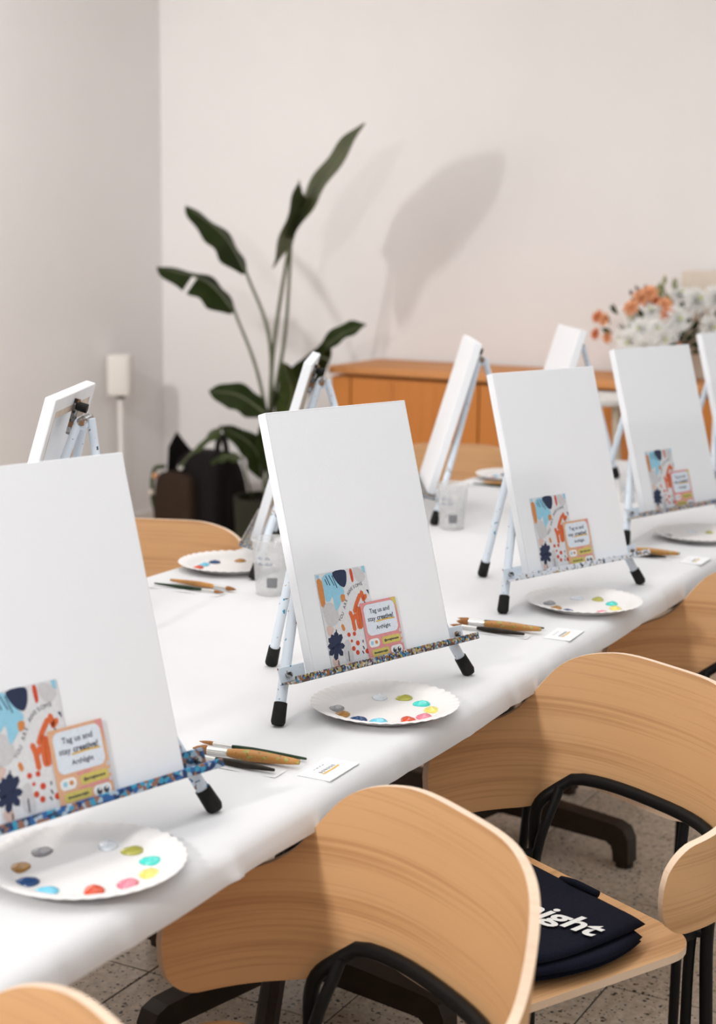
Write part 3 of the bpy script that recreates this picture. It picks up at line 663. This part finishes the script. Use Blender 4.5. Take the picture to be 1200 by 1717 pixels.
paint_plate(*p3, dabs([(-.160, 2.924), (-.132, 2.890), (-.103, 2.876), (-.040, 2.900), (-.030, 2.950), (-.050, 2.985), (-.088, 3.008), (-.128, 2.995)], p3, ['silver', 'ochre', 'navy', 'pink', 'lemon', 'turquoise', 'olive', 'white']), 'paper plate of paint dollops below the nearly clean white ledge', 'paint plates on the shirt side')
p4 = (-0.115, 3.785)
paint_plate(*p4, dabs([(-.185, 3.76), (-.15, 3.72), (-.11, 3.71), (-.06, 3.74), (-.045, 3.79), (-.07, 3.83), (-.11, 3.855), (-.15, 3.84)], p4, ['silver', 'ochre', 'navy', 'pink', 'lemon', 'turquoise', 'olive', 'white'], 0.85), 'paper plate of paint dollops below the slate-streaked ledge', 'paint plates on the shirt side')
f1 = (-0.900, 2.885)
paint_plate(*f1, dabs([(-.954, 2.835), (-.960, 2.868), (-.955, 2.902), (-.915, 2.945), (-.87, 2.95)], f1, ['vermilion', 'sky', 'navy', 'ochre', 'silver'], 0.95), 'paper plate of paint dollops beside the larger plastic cup', 'paint plates on the wall side')
f2 = (-0.885, 4.42)
paint_plate(*f2, dabs([(-.94, 4.38), (-.945, 4.415), (-.93, 4.45), (-.88, 4.49)], f2, ['vermilion', 'sky', 'navy', 'ochre'], 0.9), 'paper plate of paint dollops in front of the sideboard', 'paint plates on the wall side')

# ------------------------------------------------------------------ brushes, napkins, place cards
def make_brush(handle, thick, length=0.175, br=0.030):
    t = root('paint_brush'); bm = B()
    fl = 0.030; h0 = br*0.8+fl
    def ax(prof):
        b = B(); pts = [Vector((p, 0, thick*1.02)) for p, _ in prof]; tube(b, pts, [r for _, r in prof], 12); return b
    fin('handle', ax([(h0, thick*0.62), (h0+0.01, thick*0.8), (h0+0.035, thick), (h0+0.06, thick*0.92), (length-0.01, thick*0.55), (length-0.001, thick*0.42), (length, thick*0.15)]), handle, t, True, 60)
    fin('ferrule', ax([(br*0.8, thick*0.75), (br*0.8+fl*0.5, thick*0.66), (h0+0.001, thick*0.66)]), 'ferrule', t, True, 60)
    fin('bristles', ax([(0.0, thick*0.10), (br*0.25, thick*0.5), (br*0.6, thick*0.8), (br*0.85, thick*0.7)]), 'bristle', t, True, 60)
    return t
BR = {'green': make_brush('brush_green', 0.0040), 'thick': make_brush('brush_painted', 0.0088, 0.165), 'dark': make_brush('brush_dark', 0.0052, 0.150), 'wood': make_brush('brush_wood', 0.0062, 0.170)}
brused = set()
def brush(kind, x, y, ang, label, group, z=TZ+0.0008):
    b = BR[kind]
    if kind in brused: b = copy_tree(b)
    brused.add(kind); b.location = (x, y, z); b.rotation_euler = (0, 0, ang); tag(b, label, 'brush', group)
def napkin(x, y, ang, label, w=0.185, d=0.062):
    bm = B(); n = 8
    vs = [[bm.verts.new((w*(i/n-0.5), d*(j/4-0.5), 0.0004+0.0008*math.sin(i*1.7+j))) for j in range(5)] for i in range(n+1)]
    for i in range(n):
        for j in range(4): bm.faces.new((vs[i][j], vs[i+1][j], vs[i+1][j+1], vs[i][j+1]))
    o = fin('paper_napkin', bm, 'white_paper', None, True); o.location = (x, y, TZ); o.rotation_euler = (0, 0, ang); tag(o, label, 'napkin', 'napkins under the brushes')
NEAR = [(1.815, 'between the blue-smeared and the many-coloured easel'), (2.690, 'between the many-coloured and the white-ledged easel'), (3.520, 'between the white-ledged and the slate-streaked easel')]
for k, (y, wh) in enumerate(NEAR):
    napkin(-0.185, y-0.022, 0.06, 'thin white napkin under the brushes '+wh)
    g = 'brushes on the shirt side'
    brush('green', -0.263, y+0.020, 0.07, 'thin green-handled brush '+wh, g)
    brush('thick', -0.245, y-0.022, 0.15, 'stout paint-smeared wooden brush '+wh, g)
    brush('dark', -0.250, y-0.040, 0.04, 'dark-handled brush '+wh, g)
for y, wh in ((2.672, 'on the wall side beside the larger cup'), (4.26, 'on the wall side in front of the sideboard')):
    g = 'brushes on the wall side'
    napkin(-0.860, y-0.012, 0.03, 'thin white napkin under the brushes '+wh)
    brush('green', -0.765, y-0.016, math.pi+0.02, 'green-handled brush '+wh, g)
    brush('wood', -0.755, y+0.012, math.pi-0.03, 'plain wooden brush '+wh, g)
def place_card(x, y, ang, label):
    t = root('place_card', (x, y, TZ+0.0006), ang, label, 'card', 'small cards along the cloth edge')
    bm = B(); box(bm, (0, 0, 0.0004), (0.052, 0.085, 0.0008)); fin('card', bm, 'print_white', t)
    bm = B(); stroke(bm, [(0.004, -0.022), (0.005, 0.0), (0.004, 0.022)], 0.0035, 0.0011); fin('print', bm, 'print_gold', t)
    bm = B()
    for k in range(6): stroke(bm, [(-0.004, -0.020+k*0.007), (0.0005, -0.018+k*0.007)], 0.002, 0.0013)
    for k in range(4): stroke(bm, [(-0.015, -0.016+k*0.008), (-0.0145, -0.012+k*0.008)], 0.001, 0.0013)
    tag(fin('print', bm, 'print_ink', t), kind='stuff')
place_card(-0.046, 1.835, 0.02, 'small white card at the cloth edge past the blue-smeared easel')
place_card(-0.045, 2.712, 0.05, 'small white card at the cloth edge past the many-coloured easel')
place_card(-0.040, 3.510, 0.02, 'small white card at the cloth edge past the white-ledged easel')
place_card(-0.050, 1.035, 0.05, 'small white card at the cloth edge short of the blue-smeared easel')

# ------------------------------------------------------------------ plastic cups
def cup(x, y, h, rt, rb, rot, label):
    t = root('plastic_cup', (x, y, TZ+0.0005), rot, label, 'cup', 'clear plastic cups')
    bm = B(); r = lathe(bm, [(0.001, 0.0025), (rb-0.002, 0.0025), (rt-0.0012, h-0.002), (rt, h), (rt+0.002, h-0.001), (rt+0.0012, h-0.004), (rt-0.0002, h-0.006), (rb, 0.0005), (0.001, 0.0005)], 40)
    bm.faces.new(r[0]); bm.faces.new(r[-1]); fin('cup_wall', bm, 'cup_plastic', t, True, 50)
    def patch(bm, a0, a1, z0, z1):
        n = 6; rows = []
        for z in (z0, z1):
            rr = rb+(rt-rb)*z/h+0.0006
            rows.append([bm.verts.new((rr*math.cos(a0+(a1-a0)*k/n), rr*math.sin(a0+(a1-a0)*k/n), z)) for k in range(n+1)])
        for k in range(n): bm.faces.new((rows[0][k], rows[0][k+1], rows[1][k+1], rows[1][k]))
    bm = B(); patch(bm, -0.32, 0.32, h*0.16, h*0.34); fin('grey_sticker', bm, 'cup_label', t)
    bm = B()
    for zr, n in ((0.66, 7), (0.56, 8)):
        for k in range(n):
            if k == 3: continue
            a = -0.85+k*0.11; patch(bm, a, a+0.05, h*zr, h*(zr+0.035+0.02*(k % 2)))
    tag(fin('pen_writing', bm, 'pen_blue', t), kind='stuff')
cup(-0.690, 2.715, 0.117, 0.040, 0.031, -0.95, 'clear plastic cup with grey sticker beside the wall-side brushes')
cup(-0.690, 3.575, 0.117, 0.040, 0.031, -1.05, 'clear plastic cup with grey sticker by the edge-on canvas')
cup(-0.447, 4.205, 0.060, 0.026, 0.021, -1.2, 'squat plastic cup standing behind the white-ledged easel')

# ------------------------------------------------------------------ folded shirt on the chair
def shirt():
    (ox, oy), al = SHIRT_CHAIR
    ex = Vector((math.cos(al), -math.sin(al), 0)); ey = Vector((math.sin(al), math.cos(al), 0))
    t = root('folded_shirt', (ox, oy, 0.4552), -al, 'folded navy shirt with white lettering lying on the chair seat', 'shirt')
    rd = random.Random(5)
    def layer(x0, y0, x1, y1, z, h, seed):
        bm = B(); nx, ny = 22, 22; top = []; bot = []
        r2 = random.Random(seed); a, b_ = r2.uniform(0, 6), r2.uniform(0, 6)
        for i in range(nx+1):
            tr, br_ = [], []
            for j in range(ny+1):
                u, v = i/nx*2-1, j/ny*2-1
                k = 1-0.10*(u*u)*(v*v); e = max(abs(u), abs(v))
                px = (x0+x1)/2+(x1-x0)/2*u*k+0.004*math.sin(3*v+a); py = (y0+y1)/2+(y1-y0)/2*v*k+0.004*math.sin(3*u+b_)
                rnd = (max(0, e-0.90)/0.10); zz = h*0.5*math.sqrt(max(0, 1-rnd*rnd))
                wv = 0.0015*math.sin(5*u+a)*math.sin(4*v+b_)
                tr.append(bm.verts.new((px, py, z+h/2+zz+wv*(1-rnd)))); br_.append(bm.verts.new((px, py, z+h/2-zz)))
            top.append(tr); bot.append(br_)
        for i in range(nx):
            for j in range(ny):
                bm.faces.new((top[i][j], top[i+1][j], top[i+1][j+1], top[i][j+1])); bm.faces.new((bot[i][j], bot[i][j+1], bot[i+1][j+1], bot[i+1][j]))
        bmesh.ops.remove_doubles(bm, verts=bm.verts[:], dist=0.0002)
        return bm
    for k, (bx, z, h) in enumerate((((-0.150, -0.135, 0.238, 0.135), 0.0028, 0.012), ((-0.145, -0.130, 0.246, 0.130), 0.0140, 0.012), ((-0.147, -0.125, 0.228, 0.142), 0.0250, 0.012))):
        fin('fold', layer(*bx, z, h, k+3), 'navy_cotton', t, True)
    bm = B(); tube(bm, smooth_path([(0.02, 0.140, 0.030), (0.06, 0.132, 0.040), (0.10, 0.142, 0.034)], 6), 0.006, 8); fin('collar', bm, 'navy_cotton', t, True)
    bm = B(); add_text(bm, 'artnight', 0.066, 0, 0, 0, 0, 0.0017, 0.12)
    M = Matrix.Translation((0.105, 0.020, 0.0400)) @ Matrix.Rotation(math.radians(13), 4, 'Z')
    bmesh.ops.transform(bm, matrix=M, verts=bm.verts[:])
    fin('lettering', bm, 'shirt_print', t)
shirt()

# ------------------------------------------------------------------ sideboard, bouquet, box, stool
def sideboard():
    x0, x1, y0, y1, h = -2.45, 0.35, 6.0, 6.47, 0.90
    t = root('oak_sideboard', ((x0+x1)/2, (y0+y1)/2, 0), 0, 'long oak sideboard with vertical-grain doors along the wall', 'sideboard'); cx, cy = (x0+x1)/2, (y0+y1)/2
    bm = B(); box(bm, (0, 0, h-0.017), (x1-x0, y1-y0, 0.034), bev=0.008, seg=3); fin('top', bm, 'cabinet_top_oak', t, True, 35)
    bm = B(); box(bm, (0, 0.012, 0.47), (x1-x0-0.02, y1-y0-0.05, 0.77)); fin('carcass', bm, 'cabinet_oak', t)
    bm = B(); box(bm, (0, 0.02, 0.045), (x1-x0-0.10, y1-y0-0.10, 0.09)); fin('plinth', bm, 'brown_steel', t)
    seams = [x0+0.006, -2.345, -1.735, -1.112, -0.49, 0.13, x1-0.006]
    for a, b in zip(seams, seams[1:]):
        bm = B(); box(bm, ((a+b)/2-cx, y0-cy+0.024, 0.473), (b-a-0.007, 0.022, 0.758), bev=0.002)
        d = fin('door', bm, 'cabinet_oak', t)
        if b-a > 0.3:
            for f in (1/3, 2/3):
                bm = B(); x = a+(b-a)*f-cx; box(bm, (x, y0-cy+0.0125, 0.473), (0.006, 0.003, 0.75)); fin('groove_strip', bm, 'cabinet_oak', d)
sideboard()
def rosette(bm_pet, r, rings, n, up=0.6, seed=0):
    rd = random.Random(seed)
    for k in range(rings):
        f = (k+1)/rings; m = max(5, int(n*(0.55+0.45*f)))
        for i in range(m):
            a = 2*math.pi*i/m+k*0.4+rd.uniform(-.1, .1); el = (1-f)*1.35+0.12+rd.uniform(-.1, .1)
            L = r*(0.45+0.55*f); w = r*0.30*(0.7+0.5*f)*6/n*1.6
            d = Vector((math.cos(a)*math.cos(el), math.sin(a)*math.cos(el), math.sin(el))); s = Vector((-math.sin(a), math.cos(a), 0)); u = d.cross(s)*-1
            p = [Vector((0, 0, 0)), d*L*0.5+s*w*0.5-u*w*0.15, d*L*0.9+s*w*0.35+u*w*0.1, d*L+u*w*0.25, d*L*0.9-s*w*0.35+u*w*0.1, d*L*0.5-s*w*0.5-u*w*0.15, d*L*0.55]
            v = [bm_pet.verts.new(q) for q in p]
            for q in ((0, 1, 6), (1, 2, 6), (2, 3, 6), (3, 4, 6), (4, 5, 6), (5, 0, 6)): bm_pet.faces.new([v[x] for x in q])
def bouquet():
    C = Vector((-1.02, 6.19, 0.90))
    t = root('flower_bouquet', C, 0, 'bouquet of white chrysanthemums and peach roses on the sideboard', 'bouquet')
    def tmpl(r, rings, n, m, seed):
        bm = B(); rosette(bm, r, rings, n, seed=seed); me = bpy.data.meshes.new('flower_head'); bm.to_mesh(me); bm.free(); me.materials.append(MATS[m])
        for p in me.polygons: p.use_smooth = True
        return me
    mum = tmpl(0.058, 5, 18, 'mum_white', 1); ro1 = tmpl(0.036, 4, 8, 'rose_peach', 2); ro2 = tmpl(0.032, 4, 8, 'rose_orange', 3)
    bm = B(); lathe(bm, [(0.0005, 0.0), (0.007, 0.0), (0.007, 0.004), (0.0005, 0.006)], 10); hme = bpy.data.meshes.new('heart'); bm.to_mesh(hme); bm.free(); hme.materials.append(MATS['mum_heart'])
    ctr = Vector((0.0, 0, 0.20))
    def head(me, p, s=1.0):
        o = bpy.data.objects.new('flower_head', me); COL.objects.link(o); o.parent = t; p = Vector(p); o.location = p; o.scale = (s, s, s)
        d = (p-ctr).normalized()*0.75+Vector((0.35, -0.75, 0.15)); o.rotation_mode = 'QUATERNION'; o.rotation_quaternion = d.to_track_quat('Z', 'Y')
        if me is mum:
            h = bpy.data.objects.new('flower_heart', hme); COL.objects.link(h); h.parent = o; h.location = (0, 0, 0.034)
    # x across, y depth, z height above the sideboard top
    for p, s in (((-.09, -.10, .155), 1.05), ((-.02, -.12, .135), 1.05), ((.05, -.11, .17), 1.0), ((-.14, -.06, .165), .8), ((-.10, -.03, .235), .95), ((-.15, .03, .28), .8), ((.09, -.08, .245), 1.1), ((.14, -.02, .315), 1.2), ((.22, -.02, .325), 1.15), ((.22, -.08, .22), 1.0), ((.06, .02, .335), .9), ((.30, -.04, .26), 1.05), ((-.03, -.04, .27), .9), ((.28, .04, .35), 1.0), ((.36, 0, .30), 1.0), ((-.06, -.08, .205), .85), ((.02, -.10, .21), .85)):
        head(mum, p, s)
    for p, s, m in (((-.26, -.03, .245), 1.0, ro2), ((-.225, -.05, .235), .9, ro1), ((-.27, -.02, .175), .9, ro2), ((-.205, -.06, .165), .8, ro1), ((-.075, -.03, .325), 1.35, ro1), ((-.04, -.05, .345), 1.1, ro1), ((-.11, -.06, .285), 1.1, ro1), ((.03, -.06, .305), .9, ro1), ((.055, -.09, .265), 1.15, ro2), ((.10, -.10, .14), .7, ro1), ((.25, -.07, .15), .9, ro2), ((-.02, -.03, .315), .8, ro2), ((.33, -.06, .20), 1.0, ro1)):
        head(m, p, s)
    rd = random.Random(11)
    for m, n, sz in (('flower_leaf', 60, .055), ('berry_plum', 14, .030), ('fern_olive', 16, .05)):
        bm = B()
        for k in range(n):
            if m == 'flower_leaf':
                p = Vector((rd.uniform(-.22, .36), rd.uniform(-.08, .05), rd.uniform(.10, .30)))
                if k < 22: p = Vector((rd.uniform(.05, .17), rd.uniform(-.12, -.06), rd.uniform(.09, .20)))
            elif m == 'berry_plum':
                p = Vector((rd.uniform(-.16, -.02), rd.uniform(-.03, .04), rd.uniform(.34, .375))) if k < 7 else Vector((rd.uniform(-.22, .3), rd.uniform(-.08, 0), rd.uniform(.2, .36)))
            else: p = Vector((rd.uniform(-.03, .05), rd.uniform(-.02, .05), rd.uniform(.31, .40)))
            d = (p-Vector((0, 0, .05))).normalized()+Vector((rd.uniform(-.5, .5), rd.uniform(-.6, .2), rd.uniform(-.2, .5))); d.normalize()
            s = d.cross(Vector((rd.uniform(-1, 1), rd.uniform(-1, 1), 1))).normalized()*sz*0.28; u = d.cross(s)
            q = [p-d*sz*.5, p+s-u*.1, p+d*sz*.5, p-s-u*.1, p+u*.25]
            v = [bm.verts.new(a) for a in q]
            for f in ((0, 1, 4), (1, 2, 4), (2, 3, 4), (3, 0, 4)): bm.faces.new([v[a] for a in f])
        tag(fin('foliage', bm, m, t), kind='stuff')
    bm = B()
    for k in range(16):
        a = rd.uniform(0, 6.28); tube(bm, [(0.02*math.cos(a), 0.02*math.sin(a), 0.08), (0.17*math.cos(a)+.03, 0.07*math.sin(a)-.02, 0.2+rd.uniform(0, .05))], 0.0025, 5)
    fin('stems', bm, 'flower_leaf', t)
    bm = B(); r = lathe(bm, [(0.055, 0.0), (0.062, 0.01), (0.070, 0.07), (0.066, 0.12), (0.060, 0.135), (0.056, 0.133), (0.060, 0.12), (0.063, 0.07), (0.05, 0.012)], 28); bm.faces.new(r[0]); bm.faces.new(r[-1]); fin('vase', bm, 'vase_white', t, True, 40)
bouquet()
bm = B(); box(bm, (0, 0, 0.2165), (0.42, 0.16, 0.433), bev=0.006); bx = fin('beige_box', bm, 'box_beige'); bx.location = (-0.775, 6.385, 0.90); tag(bx, 'plain beige box standing on the sideboard behind the bouquet', 'box')
def stool():
    t = root('white_stool', (-1.065, 5.60, 0), 0.3, 'white round-topped stool with cream legs before the sideboard', 'stool')
    bm = B(); r = lathe(bm, [(0.002, 0.885), (0.145, 0.885), (0.150, 0.880), (0.150, 0.862), (0.145, 0.857), (0.002, 0.857)], 36); bm.faces.new(r[0]); bm.faces.new(r[-1]); fin('seat', bm, 'stool_white', t, True, 40)
    for k in range(4):
        a = math.radians(45+90*k); bm = B(); tube(bm, [(0.17*math.cos(a), 0.17*math.sin(a), 0), (0.10*math.cos(a), 0.10*math.sin(a), 0.858)], 0.012, 10); fin('leg', bm, 'stool_leg_cream', t, True, 40)
    bm = B(); pts = [(0.150*math.cos(2*math.pi*k/24), 0.150*math.sin(2*math.pi*k/24), 0.25) for k in range(25)]; tube(bm, pts, 0.008, 8); fin('foot_ring', bm, 'stool_leg_cream', t, True, 40)
stool()

# ------------------------------------------------------------------ speaker on a stand, bag
def speaker():
    t = root('loudspeaker', (-3.60, 6.03, 0.7), 0.5, 'white rounded loudspeaker on a slim floor stand', 'speaker'); pz = 0.7
    bm = B(); n = 40; prof = [(0.001, 0.0), (0.88, 0.0), (0.97, 0.004), (1.0, 0.012), (1.0, 0.178), (0.97, 0.186), (0.90, 0.190), (0.001, 0.190)]; rings = []
    for f, z in prof:
        ring = []
        for k in range(n):
            a = 2*math.pi*k/n; c, s = math.cos(a), math.sin(a); p = 0.5
            ring.append(bm.verts.new((0.060*f*math.copysign(abs(c)**p, c), 0.058*f*math.copysign(abs(s)**p, s), z)))
        rings.append(ring)
    for a, b in zip(rings, rings[1:]):
        for k in range(n): bm.faces.new((a[k], a[(k+1) % n], b[(k+1) % n], b[k]))
    bm.faces.new(rings[0]); bm.faces.new(rings[-1]); fin('housing', bm, 'speaker_white', t, True, 40)
    bm = B(); lathe(bm, [(0.045, 0.1903), (0.0455, 0.1915), (0.044, 0.1918), (0.0435, 0.1903)], 32); fin('touch_ring', bm, 'stand_white', t, True, 40)
    s = root('speaker_stand', (-3.60, 6.03, 0), 0.5, 'slim white floor stand under the loudspeaker', 'stand')
    bm = B(); tube(bm, [(0, 0, 0.012), (0, 0, 0.688)], 0.0135, 16); fin('pole', bm, 'stand_white', s, True, 40)
    bm = B(); tube(bm, [(0, 0, 0.684), (0, 0, 0.70)], 0.020, 16); fin('mount', bm, 'black_steel', s, True, 40)
    bm = B(); r = lathe(bm, [(0.001, 0.014), (0.066, 0.014), (0.070, 0.010), (0.070, 0.0), (0.001, 0.0)], 36); bm.faces.new(r[0]); bm.faces.new(r[-1]); fin('base', bm, 'stand_white', s, True, 40)
speaker()
def bag():
    t = root('black_bag', (-3.16, 6.05, 0), -0.15, 'black bag with a brown front pocket slumped by the wall corner', 'bag')
    def lump(c, s, p=0.55, seed=0, taper=0.15):
        bm = B(); rd = random.Random(seed); ph = rd.uniform(0, 6); nu, nv = 28, 16; rings = []
        for j in range(nv+1):
            v = -math.pi/2+math.pi*j/nv; ring = []
            for i in range(nu):
                u = 2*math.pi*i/nu
                f = lambda x: math.copysign(abs(x)**p, x)
                x, y, z = f(math.cos(v))*f(math.cos(u)), f(math.cos(v))*f(math.sin(u)), f(math.sin(v))
                k = 1-taper*max(0, z); w = 1+0.03*math.sin(3*u+ph+2*z)
                ring.append(bm.verts.new((c[0]+s[0]*x*k*w, c[1]+s[1]*y*k*w, c[2]+s[2]*z)))
            rings.append(ring)
        for a, b in zip(rings, rings[1:]):
            for i in range(nu): bm.faces.new((a[i], a[(i+1) % nu], b[(i+1) % nu], b[i]))
        bmesh.ops.remove_doubles(bm, verts=bm.verts[:], dist=1e-5); return bm
    fin('body', lump((0.02, 0.04, 0.235), (0.185, 0.11, 0.233), 0.55, 1, 0.12), 'bag_black', t, True)
    fin('front_pocket', lump((-0.075, -0.085, 0.185), (0.125, 0.045, 0.183), 0.45, 2, 0.08), 'bag_brown', t, True)
    fin('side_roll', lump((0.135, 0.0, 0.24), (0.055, 0.10, 0.238), 0.6, 3, 0.1), 'bag_black', t, True)
    bm = B(); pts = [(-0.20, -0.02, 0.30), (-0.185, -0.02, 0.47), (-0.14, -0.01, 0.545), (-0.07, 0.0, 0.475), (-0.02, 0.0, 0.45), (0.06, 0.01, 0.46)]
    low = [(-0.19, 0.03, 0.26), (-0.17, 0.03, 0.33), (-0.13, 0.04, 0.38), (-0.06, 0.04, 0.38), (0.0, 0.04, 0.38), (0.07, 0.04, 0.38)]
    a = [bm.verts.new(p) for p in pts]; b = [bm.verts.new(p) for p in low]
    for i in range(5): bm.faces.new((a[i], a[i+1], b[i+1], b[i]))
    bmesh.ops.solidify(bm, geom=bm.faces[:], thickness=0.02); fin('top_flap', bm, 'bag_black', t, True, 50)
    bm = B(); tube(bm, smooth_path([(0.10, 0.0, 0.44), (0.12, 0.0, 0.53), (0.15, 0.0, 0.535), (0.17, 0.0, 0.44)], 6), 0.014, 8); fin('handle', bm, 'bag_black', t, True)
    bm = B(); tube(bm, smooth_path([(-0.18, -0.05, 0.38), (-0.23, -0.07, 0.36), (-0.235, -0.08, 0.24), (-0.21, -0.07, 0.12)], 6), 0.010, 8); fin('strap', bm, 'leaf_green', t, True)
    for p, m in (((-0.215, -0.08, 0.335), 'rose_peach'), ((-0.235, -0.085, 0.255), 'box_beige'), ((-0.03, -0.10, 0.395), 'vase_white')):
        bm = B(); bmesh.ops.create_icosphere(bm, subdivisions=2, radius=0.014); bmesh.ops.translate(bm, vec=Vector(p), verts=bm.verts[:]); fin('tassel_bead', bm, m, t, True)
bag()

# ------------------------------------------------------------------ bird of paradise plant
def plant():
    base = Vector((-2.665, 5.88, 0))
    t = root('bird_of_paradise', base, 0, 'tall bird of paradise plant with long paddle leaves in dark pot', 'plant')
    def leaf(pts, width, side, mat, fold=0.25, split=None, base_w=0.35, wavy=0.006, stalk=None):
        path = smooth_path([Vector(p)-base for p in pts], 10); n = len(path)-1; bm = B(); S = Vector(side).normalized(); m = 6
        rows = []
        for i, p in enumerate(path):
            u = i/n; tg = (path[min(i+1, n)]-path[max(i-1, 0)]).normalized(); s = (S-tg*S.dot(tg)).normalized(); nn = tg.cross(s)
            w = width/2*(min(1, base_w+(1-base_w)*u*4.5) if u < .22 else 1)*(1-max(0, (u-.45)/.55)**2.2)**0.75 if u < 1 else 0.002
            row = []
            for j in range(-m, m+1):
                v = j/m; row.append(bm.verts.new(p+s*v*w+nn*(abs(v)*w*fold+wavy*math.sin(u*17+2*v)*abs(v))))
            rows.append(row)
        for i in range(n):
            for j in range(2*m):
                if split and abs(i/n-split[0]) < split[1] and (j < m) == split[2]: continue
                bm.faces.new((rows[i][j], rows[i+1][j], rows[i+1][j+1], rows[i][j+1]))
        bmesh.ops.solidify(bm, geom=bm.faces[:], thickness=0.0015)
        o = fin('leaf', bm, mat, t, True, 60)
        bm = B(); tube(bm, path[:-1], [0.005*(1-.8*i/n)+.001 for i in range(n)], 6); fin('midrib', bm, 'stem_green', o, True)
    V = (-0.51, 0.86, 0.0)
    def mix(a, b, k): return tuple(x*(1-k)+y*k for x, y in zip(a, b))
    R = (0.86, 0.51, 0)
    leaf([(-2.547, 5.85, 1.472), (-2.356, 5.80, 1.687), (-2.143, 5.75, 1.903)], 0.30, mix(V, (-.6, -.3, .6), 0.20), 'leaf_pale', 0.08, base_w=0.55)
    leaf([(-2.496, 5.84, 1.648), (-2.500, 5.77, 1.535), (-2.550, 5.70, 1.318)], 0.26, mix(V, R, 0.20), 'leaf_pale', 0.10, base_w=0.6)
    leaf([(-2.775, 5.85, 1.292), (-2.872, 5.82, 1.451), (-3.021, 5.75, 1.576)], 0.23, mix(V, (.6, .3, .6), 0.30), 'leaf_green', 0.25)
    leaf([(-2.804, 5.80, 1.129), (-2.918, 5.75, 1.255), (-3.126, 5.68, 1.313)], 0.24, mix(V, (.4, .3, .75), 0.33), 'leaf_green', 0.25, (0.60, 0.035, True))
    leaf([(-2.45, 5.90, .955), (-2.321, 5.90, 1.046), (-2.209, 5.90, 1.088)], 0.085, mix(V, (-.3, -.2, .9), 0.5), 'leaf_green', 0.3)
    leaf([(-2.639, 5.80, 0.692), (-2.751, 5.75, 0.772), (-2.885, 5.72, 0.787)], 0.14, mix(V, (0, 0, 1), 0.55), 'leaf_green', 0.2)
    leaf([(-2.692, 5.85, 0.407), (-2.707, 5.80, 0.544), (-2.805, 5.70, 0.639)], 0.13, mix(V, (.7, .3, .5), 0.5), 'leaf_green', 0.2)
    leaf([(-2.805, 5.70, 0.641), (-2.865, 5.62, 0.565), (-2.929, 5.55, 0.470)], 0.10, mix(V, (.5, .4, .7), 0.6), 'leaf_bright', 0.2)
    leaf([(-2.736, 5.75, 0.500), (-2.796, 5.70, 0.509), (-2.854, 5.68, 0.473)], 0.05, mix(V, (0, 0, 1), 0.5), 'leaf_bright', 0.2)
    leaf([(-2.631, 5.90, 0.657), (-2.523, 5.92, 0.831), (-2.387, 5.90, 0.998)], 0.17, mix(V, (.5, .2, -.5), 0.6), 'leaf_green', 0.2)
    leaf([(-2.577, 5.85, 0.660), (-2.541, 5.85, 0.790), (-2.560, 5.80, 0.920)], 0.12, mix(V, R, 0.6), 'leaf_bright', 0.3)
    leaf([(-2.640, 5.86, 0.420), (-2.655, 5.83, 0.560), (-2.650, 5.80, 0.660)], 0.10, mix(V, R, 0.6), 'leaf_green', 0.3)
    for pts, r in (([(-2.67, 5.88, .29), (-2.665, 5.88, .669), (-2.59, 5.87, 1.037), (-2.547, 5.85, 1.472)], .010), ([(-2.66, 5.86, .29), (-2.662, 5.86, .619), (-2.647, 5.86, .932), (-2.608, 5.86, 1.189), (-2.540, 5.86, 1.53), (-2.510, 5.85, 1.635), (-2.496, 5.84, 1.648)], .010),
                   ([(-2.66, 5.87, .29), (-2.659, 5.87, .697), (-2.668, 5.86, 1.034), (-2.775, 5.85, 1.292)], .010), ([(-2.67, 5.85, .29), (-2.668, 5.85, .62), (-2.71, 5.83, .879), (-2.804, 5.80, 1.129)], .0095),
                   ([(-2.66, 5.89, .29), (-2.64, 5.90, .50), (-2.631, 5.90, .657)], .011), ([(-2.387, 5.90, .93), (-2.45, 5.90, .955)], .006), ([(-2.66, 5.86, .29), (-2.64, 5.83, .5), (-2.639, 5.80, .692)], .010),
                   ([(-2.68, 5.86, .29), (-2.692, 5.85, .407)], .009), ([(-2.739, 5.85, .285), (-2.736, 5.75, .50)], .006), ([(-2.62, 5.87, .29), (-2.577, 5.85, .66)], .009), ([(-2.63, 5.86, .29), (-2.640, 5.86, .42)], .009)):
        P = smooth_path([Vector(p)-base for p in pts], 6) if len(pts) > 2 else [Vector(p)-base for p in pts]
        bm = B(); tube(bm, P, [r*(1-.35*i/len(P)) for i in range(len(P))], 8); fin('stalk', bm, 'stem_green', t, True)
    bm = B(); r = lathe(bm, [(0.13, 0.0), (0.15, 0.01), (0.168, 0.312), (0.168, 0.318), (0.160, 0.318), (0.158, 0.285)], 36); bm.faces.new(r[0]); fin('pot', bm, 'pot_green', t, True, 40)
    bm = B(); r = lathe(bm, [(0.158, 0.285), (0.08, 0.292), (0.01, 0.295)], 30); bm.faces.new(r[-1]); fin('soil', bm, 'soil', t, True)
plant()
